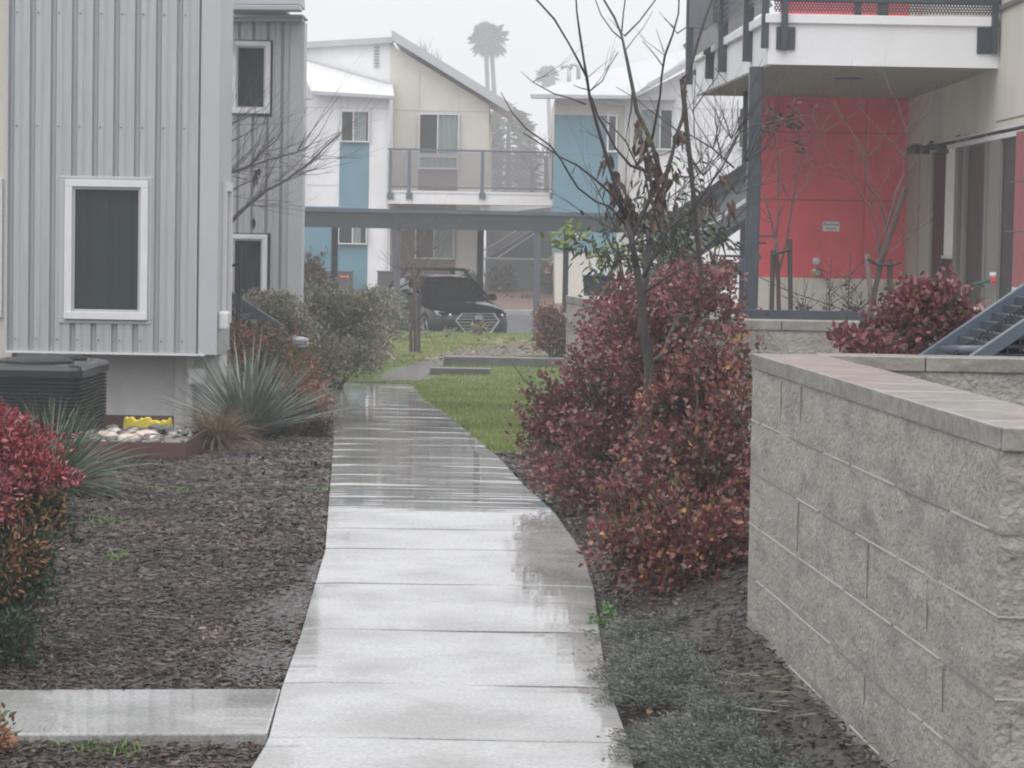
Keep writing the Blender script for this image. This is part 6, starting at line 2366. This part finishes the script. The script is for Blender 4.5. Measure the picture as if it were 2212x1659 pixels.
for i in range(70):
    u, v = tw.r.choice([(480, 300), (500, 370), (540, 358), (600, 345), (560, 330), (640, 378), (600, 395), (680, 340), (490, 420), (520, 300), (500, 270), (640, 330), (570, 410), (480, 380), (660, 320), (540, 440)])
    p = P(u + tw.r.uniform(-8, 8), v + tw.r.uniform(-5, 5), 29.5 + tw.r.uniform(-.5, .5))
    tw.grow(p, Vector((tw.r.uniform(.2, 1), tw.r.uniform(-.4, .4), tw.r.uniform(-.2, .9))).normalized(), tw.r.uniform(.3, .8), .0045, 1, spread=.4)
tw.mb.build('branch', M_['bark_grey'], root)
mb = MB()
P_ = [tuple(P(u, v, 29.4)) for u, v in ((552, 365), (556, 372), (549, 378), (560, 362), (484, 382), (486, 390), (548, 470))]
V, Fc = leaves(np.random.default_rng(2), np.array(P_), np.tile([[0, 0, -1.0]], (len(P_), 1)), .13, .05)
npmesh('dead_leaf', V, Fc, M_['darkred'], root)
t = thing('tree_stake', 'dark stake with a short cross tie beside the lower window of the second ribbed house', 'stake', (P(500, 700, 27.5).x, 27.5, T(27.5)))
MB().tube([P(512, 800, 27.5) + Vector((0, 0, -.2)), P(518, 530, 27.5)], .028, 8).build('pole', M_['wood'], t)
MB().tube([P(478, 579, 27.5), P(518, 570, 27.46)], .014, 6).build('tie', M_['strap'], t)

# small bare tree on the lawn with two stakes
tw = Twigs(45, 14)
gx = P(897, 770, 45)
root = thing('bare_tree', 'small bare reddish-twigged tree on the lawn in front of the parked car', 'tree', (gx.x, 45, T(45)))
tw.line([(897, 772), (896, 700), (895, 640), (893, 560)], .035, .025, n=7)
tw.mb.build('trunk', M_['bark_red'], root, smooth=True)
tw.mb = MB()
for i in range(30):
    f = tw.r.uniform(0, 1)
    p = P(895, 640 - 130 * f, 45)
    a = tw.r.uniform(0, 6.28)
    sp = tw.r.uniform(.25, .8)
    tw.grow(p, Vector((math.cos(a) * sp * 1.3, math.sin(a) * sp * .6, tw.r.uniform(.3, 1))).normalized(), tw.r.uniform(.45, .85), .0065, 1, spread=.5, up=.3)
tw.mb.build('branch', M_['bark_red'], root)
for (u0, u1, lab) in ((888, 886, 'left stake of the small bare tree on the lawn'), (904, 905, 'right stake of the small bare tree on the lawn')):
    t = thing('tree_stake', lab, 'stake', (P(u0, 770, 44.9).x, 44.9, T(44.9)), 'stakes of the lawn tree')
    MB().tube([P(u0, 780, 44.9), P(u1, 640, 44.9)], .030, 7).build('pole', M_['wood'], t)

# two young staked trees before the red wall
def young(u, y, seed, label, lines):
    tw = Twigs(y, seed)
    root = thing('young_tree', label, 'tree', (P(u, 690, y).x, y, ZBED))
    first = True
    for (uv, r0, r1) in lines:
        tw.line(uv, r0, r1, 0, tw.r.uniform(-.15, .15))
        if first:
            tw.mb.build('trunk', M_['bark_red'], root, smooth=True)
            tw.mb = MB()
            first = False
    rnd = tw.r
    for uv, r0, r1 in lines[1:]:
        for k in range(5):
            i = rnd.randrange(1, len(uv))
            q = P(uv[i][0], uv[i][1], y)
            tw.grow(q, Vector((rnd.uniform(-1, 1), rnd.uniform(-.3, .3), rnd.uniform(.2, 1))).normalized(), rnd.uniform(.15, .4), .004, 1)
    tw.mb.build('branch', M_['bark_red'], root)
    return root
ya = 22.2
r1_ = young(1683, ya, 31, 'young bare tree tied between two stakes at the left of the red wall', [
    ([(1685, 745), (1684, 690), (1682, 640), (1678, 560), (1676, 520)], .022, .018),
    ([(1676, 525), (1668, 480), (1655, 440), (1644, 400)], .011, .004),
    ([(1676, 525), (1682, 470), (1682, 400), (1680, 330), (1672, 280)], .012, .004),
    ([(1684, 580), (1700, 520), (1712, 440), (1722, 380), (1730, 320), (1740, 270)], .012, .004),
    ([(1712, 440), (1740, 400), (1755, 350), (1770, 290)], .007, .003)])
shrubm = M_['darkred']
rng = np.random.default_rng(15)
p, d = clump_pts(rng, [cl(1672, 245, ya, 12, 16), cl(1710, 232, ya, 12, 10), cl(1660, 280, ya, 10, 10), cl(1718, 262, ya, 16, 10), cl(1730, 320, ya, 8, 14), cl(1760, 230, ya, 8, 6), cl(1690, 262, ya, 20, 10)], 170, .3)
V, Fc = leaves(rng, p, d + np.array([0, 0, -.5]), .045, .03)
npmesh('dead_leaf', V, Fc, M_['darkred'], r1_)['kind'] = 'stuff'
young(1895, ya, 32, 'young bare tree with spreading branches at the right of the red wall', [
    ([(1860, 750), (1872, 700), (1885, 650), (1895, 600), (1899, 560)], .020, .018),
    ([(1899, 560), (1895, 500), (1880, 450), (1866, 430), (1850, 400), (1820, 360), (1790, 335)], .012, .003),
    ([(1899, 560), (1912, 480), (1900, 430), (1872, 400), (1866, 350), (1850, 300), (1820, 255), (1800, 240)], .012, .003),
    ([(1912, 500), (1935, 420), (1952, 380), (1950, 340), (1930, 310), (1890, 270)], .013, .004),
    ([(1950, 360), (1960, 290), (1945, 240), (1935, 215)], .008, .003),
    ([(1925, 545), (1955, 520), (1975, 500)], .007, .004),
    ([(1890, 450), (1880, 420), (1872, 340), (1876, 280)], .006, .003)])
def stakes(name_lab, segs, ties, y):
    for lab, uv, r, m_ in segs:
        t = thing('tree_stake', lab, 'stake', (P(uv[0][0], 745, y).x, y, ZBED), 'tree stakes before the red wall')
        MB().tube([P(a, b, y) for a, b in uv], r, 8).build('pole', M_[m_], t)
        if ties:
            tt = ties.pop(0)
            if tt:
                MB().tube([P(a, b, y - .05) for a, b in tt], .012, 6).build('tie', M_['strap'], t)
stakes('', [('left stake of the young tree at the left of the red wall', [(1665, 745), (1666, 690), (1670, 540)], .022, 'wood'),
            ('right stake of the young tree at the left of the red wall', [(1709, 745), (1708, 690), (1706, 516)], .022, 'wood'),
            ('short pale stake of the young tree at the right of the red wall', [(1886, 745), (1884, 690), (1873, 548)], .022, 'wood_light'),
            ('long dark stake leaning across the right of the red wall', [(1862, 750), (1872, 705), (1905, 560), (1956, 405)], .024, 'wood'),
            ('thick stake close to the side wall, behind the leaning stake', [(1924, 745), (1923, 690), (1922, 560)], .026, 'wood')],
       [None, [(1668, 552), (1684, 546), (1707, 540)], [(1874, 560), (1895, 572), (1908, 572)], [(1904, 572), (1930, 572), (1948, 566)], None], 22.0)
# wire and dry perennials along the bed
t = MB().tube([P(1640, 598, 21.6), P(1700, 628, 21.6), P(1790, 658, 21.6), P(1880, 690, 21.6)], .004, 5)
tag(t.build('guy_wire', M_['bark']), 'thin wire sagging across the bed in front of the cream base of the red wall', 'wire')
tw = Twigs(21.5, 40)
for j, (u, top, lab) in enumerate(((1790, 560, 'tall dry dead stalk plant in the middle before the red wall'), (1832, 545, 'dry branching stalk plant right of the tall one before the red wall'), (1735, 640, 'low dry curled plant near the left stakes of the red wall'), (1855, 640, 'dark dry clump beside the short pale stake'))):
    root = thing('dry_plant', lab, 'plant', (P(u, 690, 21.5).x, 21.5, ZBED), 'dry perennials before the red wall')
    tw.mb = MB()
    tw.line([(u - 1, 745), (u, 692), (u + 2, (692 + top) / 2), (u + 6, top)], .008, .003)
    for k in range(7):
        v = tw.r.uniform(top + 20, 680)
        tw.grow(P(u + tw.r.uniform(-6, 6), v, 21.5), Vector((tw.r.uniform(-1, 1), 0, tw.r.uniform(.2, 1))).normalized(), tw.r.uniform(.1, .3), .004, 1)
    tw.mb.build('stem', M_['bark'], root)
    rng = np.random.default_rng(80 + j)
    p, d = clump_pts(rng, [cl(u, 670, 21.5, 14, 18), cl(u + 4, (top + 690) / 2, 21.5, 6, 30)], 70, .5)
    V, Fc = leaves(rng, p, d + np.array([0, 0, -.4]), .04, .018)
    npmesh('foliage', V, Fc, M_['darkred'], root)

# ------------------------------------------------------------------ palms and far trees
def palm(u, v, y, R_, trunks, seed, label, gv=None):
    rng = np.random.default_rng(seed)
    c = np.array(P(u, v, y))
    root = thing('fan_palm', label, 'palm tree', (c[0], y, -.5), 'tall fan palms in the mist')
    mb = MB()
    for (tu, bu) in trunks:
        a, b = P(tu, v + R_ * F / y * .55, y), P(bu, 640, y)
        b.z = -.6
        mb.tube([b, a.lerp(b, .5) + Vector((.1, 0, 0)), a], [.36, .28, .25], 8)
    mb.build('trunk', M_['bark_pale'], root)
    n = 120
    d = unit(rng.normal(size=(n, 3)) * np.array([1, 1, 1.0]) + np.array([0, 0, .12]))
    V, Fc = [], []
    o = 0
    for i in range(n):
        di = Vector(d[i])
        L = R_ * rng.uniform(.7, 1.22) * (1.0 if di.z > -.3 else .95)
        s = di.cross(Vector((0, 0, 1)))
        if s.length < .1:
            s = Vector((1, 0, 0))
        s.normalize()
        nn_ = s.cross(di)
        hub = Vector(c) + di * L * .45
        V.append(tuple(Vector(c))); V.append(tuple(hub + s * .03)); V.append(tuple(hub - s * .03))
        Fc.append((o, o + 1, o + 2)); o += 3
        for k in range(11):
            a = (k - 5) * .23
            dd_ = (di * math.cos(a) + s * math.sin(a)).normalized()
            tip = hub + dd_ * L * .55 + Vector((0, 0, -.12 * L * abs(math.sin(a)) - .10 * L))
            w_ = s * .032 * math.cos(a) - di * .032 * math.sin(a)
            V += [tuple(hub), tuple(hub + dd_ * L * .3 + w_ * 2.4), tuple(tip), tuple(hub + dd_ * L * .3 - w_ * 2.4)]
            Fc_ = (o, o + 1, o + 2, o + 3)
            Fc.append((o, o + 1, o + 2)); Fc.append((o, o + 2, o + 3)); o += 4
    npmesh('crown', V, Fc, M_['palm'], root)
M_['palm'] = leafmat('palm_frond', [(0, (.03, .04, .025)), (.6, (.06, .075, .045)), (1, (.12, .11, .08))], trans=.1)
palm(1056, 84, 300, 2.3, [(1050, 1062), (1062, 1084)], 5, 'taller double-trunked fan palm above the roof of the beige house')
palm(1182, 163, 340, 1.5, [(1184, 1190)], 6, 'smaller fan palm just left of the roof vents of the teal house')
rng = np.random.default_rng(6)
root = thing('distant_tree', 'hazy grey-green broad tree rising behind the mesh balcony', 'tree', (P(1100, 640, 190).x, 190, -.5))
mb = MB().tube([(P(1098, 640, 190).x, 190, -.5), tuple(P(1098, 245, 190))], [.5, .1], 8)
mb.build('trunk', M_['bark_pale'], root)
pts, ds = [], []
for k in range(46):
    f = k / 46
    v = 232 + f * 230
    w = (20 + 46 * f ** .5) * (1 + .2 * math.sin(k * 2.1))
    for s_ in (-1, 1):
        for j in range(26):
            t_ = rng.uniform(0, 1)
            q = P(1098 + s_ * w * t_ + rng.normal() * 2, v + t_ * 9 * (1 if k % 2 else 1.6) + rng.normal() * 2, 190 + rng.normal() * 1.2)
            if k % 4 == 0 and rng.uniform() < .6:
                continue
            pts.append(tuple(q)); ds.append((s_, rng.normal() * .5, -.3 + rng.normal() * .3))
V, Fc = leaves(rng, np.array(pts), np.array(ds), .75, .2)
npmesh('crown', V, Fc, M_['farbush'], root)
tw = Twigs(120, 9)
for j, (u, v, lab) in enumerate(((1150, 330, 'faint bare tree between the broad hazy tree and the teal house'), (900, 108, 'faint bare twigs showing above the roof ridge of the beige house'), (930, 112, 'second faint bare treetop above the sloping roof, nearer the palm'), (1180, 300, 'pale bare treetop left of the teal wall'))):
    yy = 120 if v > 200 else 105
    tw.y = yy
    root = thing('distant_bare_tree', lab, 'tree', (P(u, 640, yy).x, yy, -.5), 'bare trees behind the far houses')
    tw.mb = MB()
    tw.mb.tube([(P(u, 640, yy).x, yy, -.5), tuple(P(u, v + 40, yy))], [.25, .1], 6)
    tw.mb.build('trunk', M_['bark_pale'], root)
    tw.mb = MB()
    for k in range(9):
        tw.grow(P(u + tw.r.uniform(-4, 4), v + 45, yy), Vector((tw.r.uniform(-1, 1), 0, tw.r.uniform(.4, 1))).normalized(), tw.r.uniform(.5, 1.1), .03, 2)
    tw.mb.build('branch', M_['bark_pale'], root)
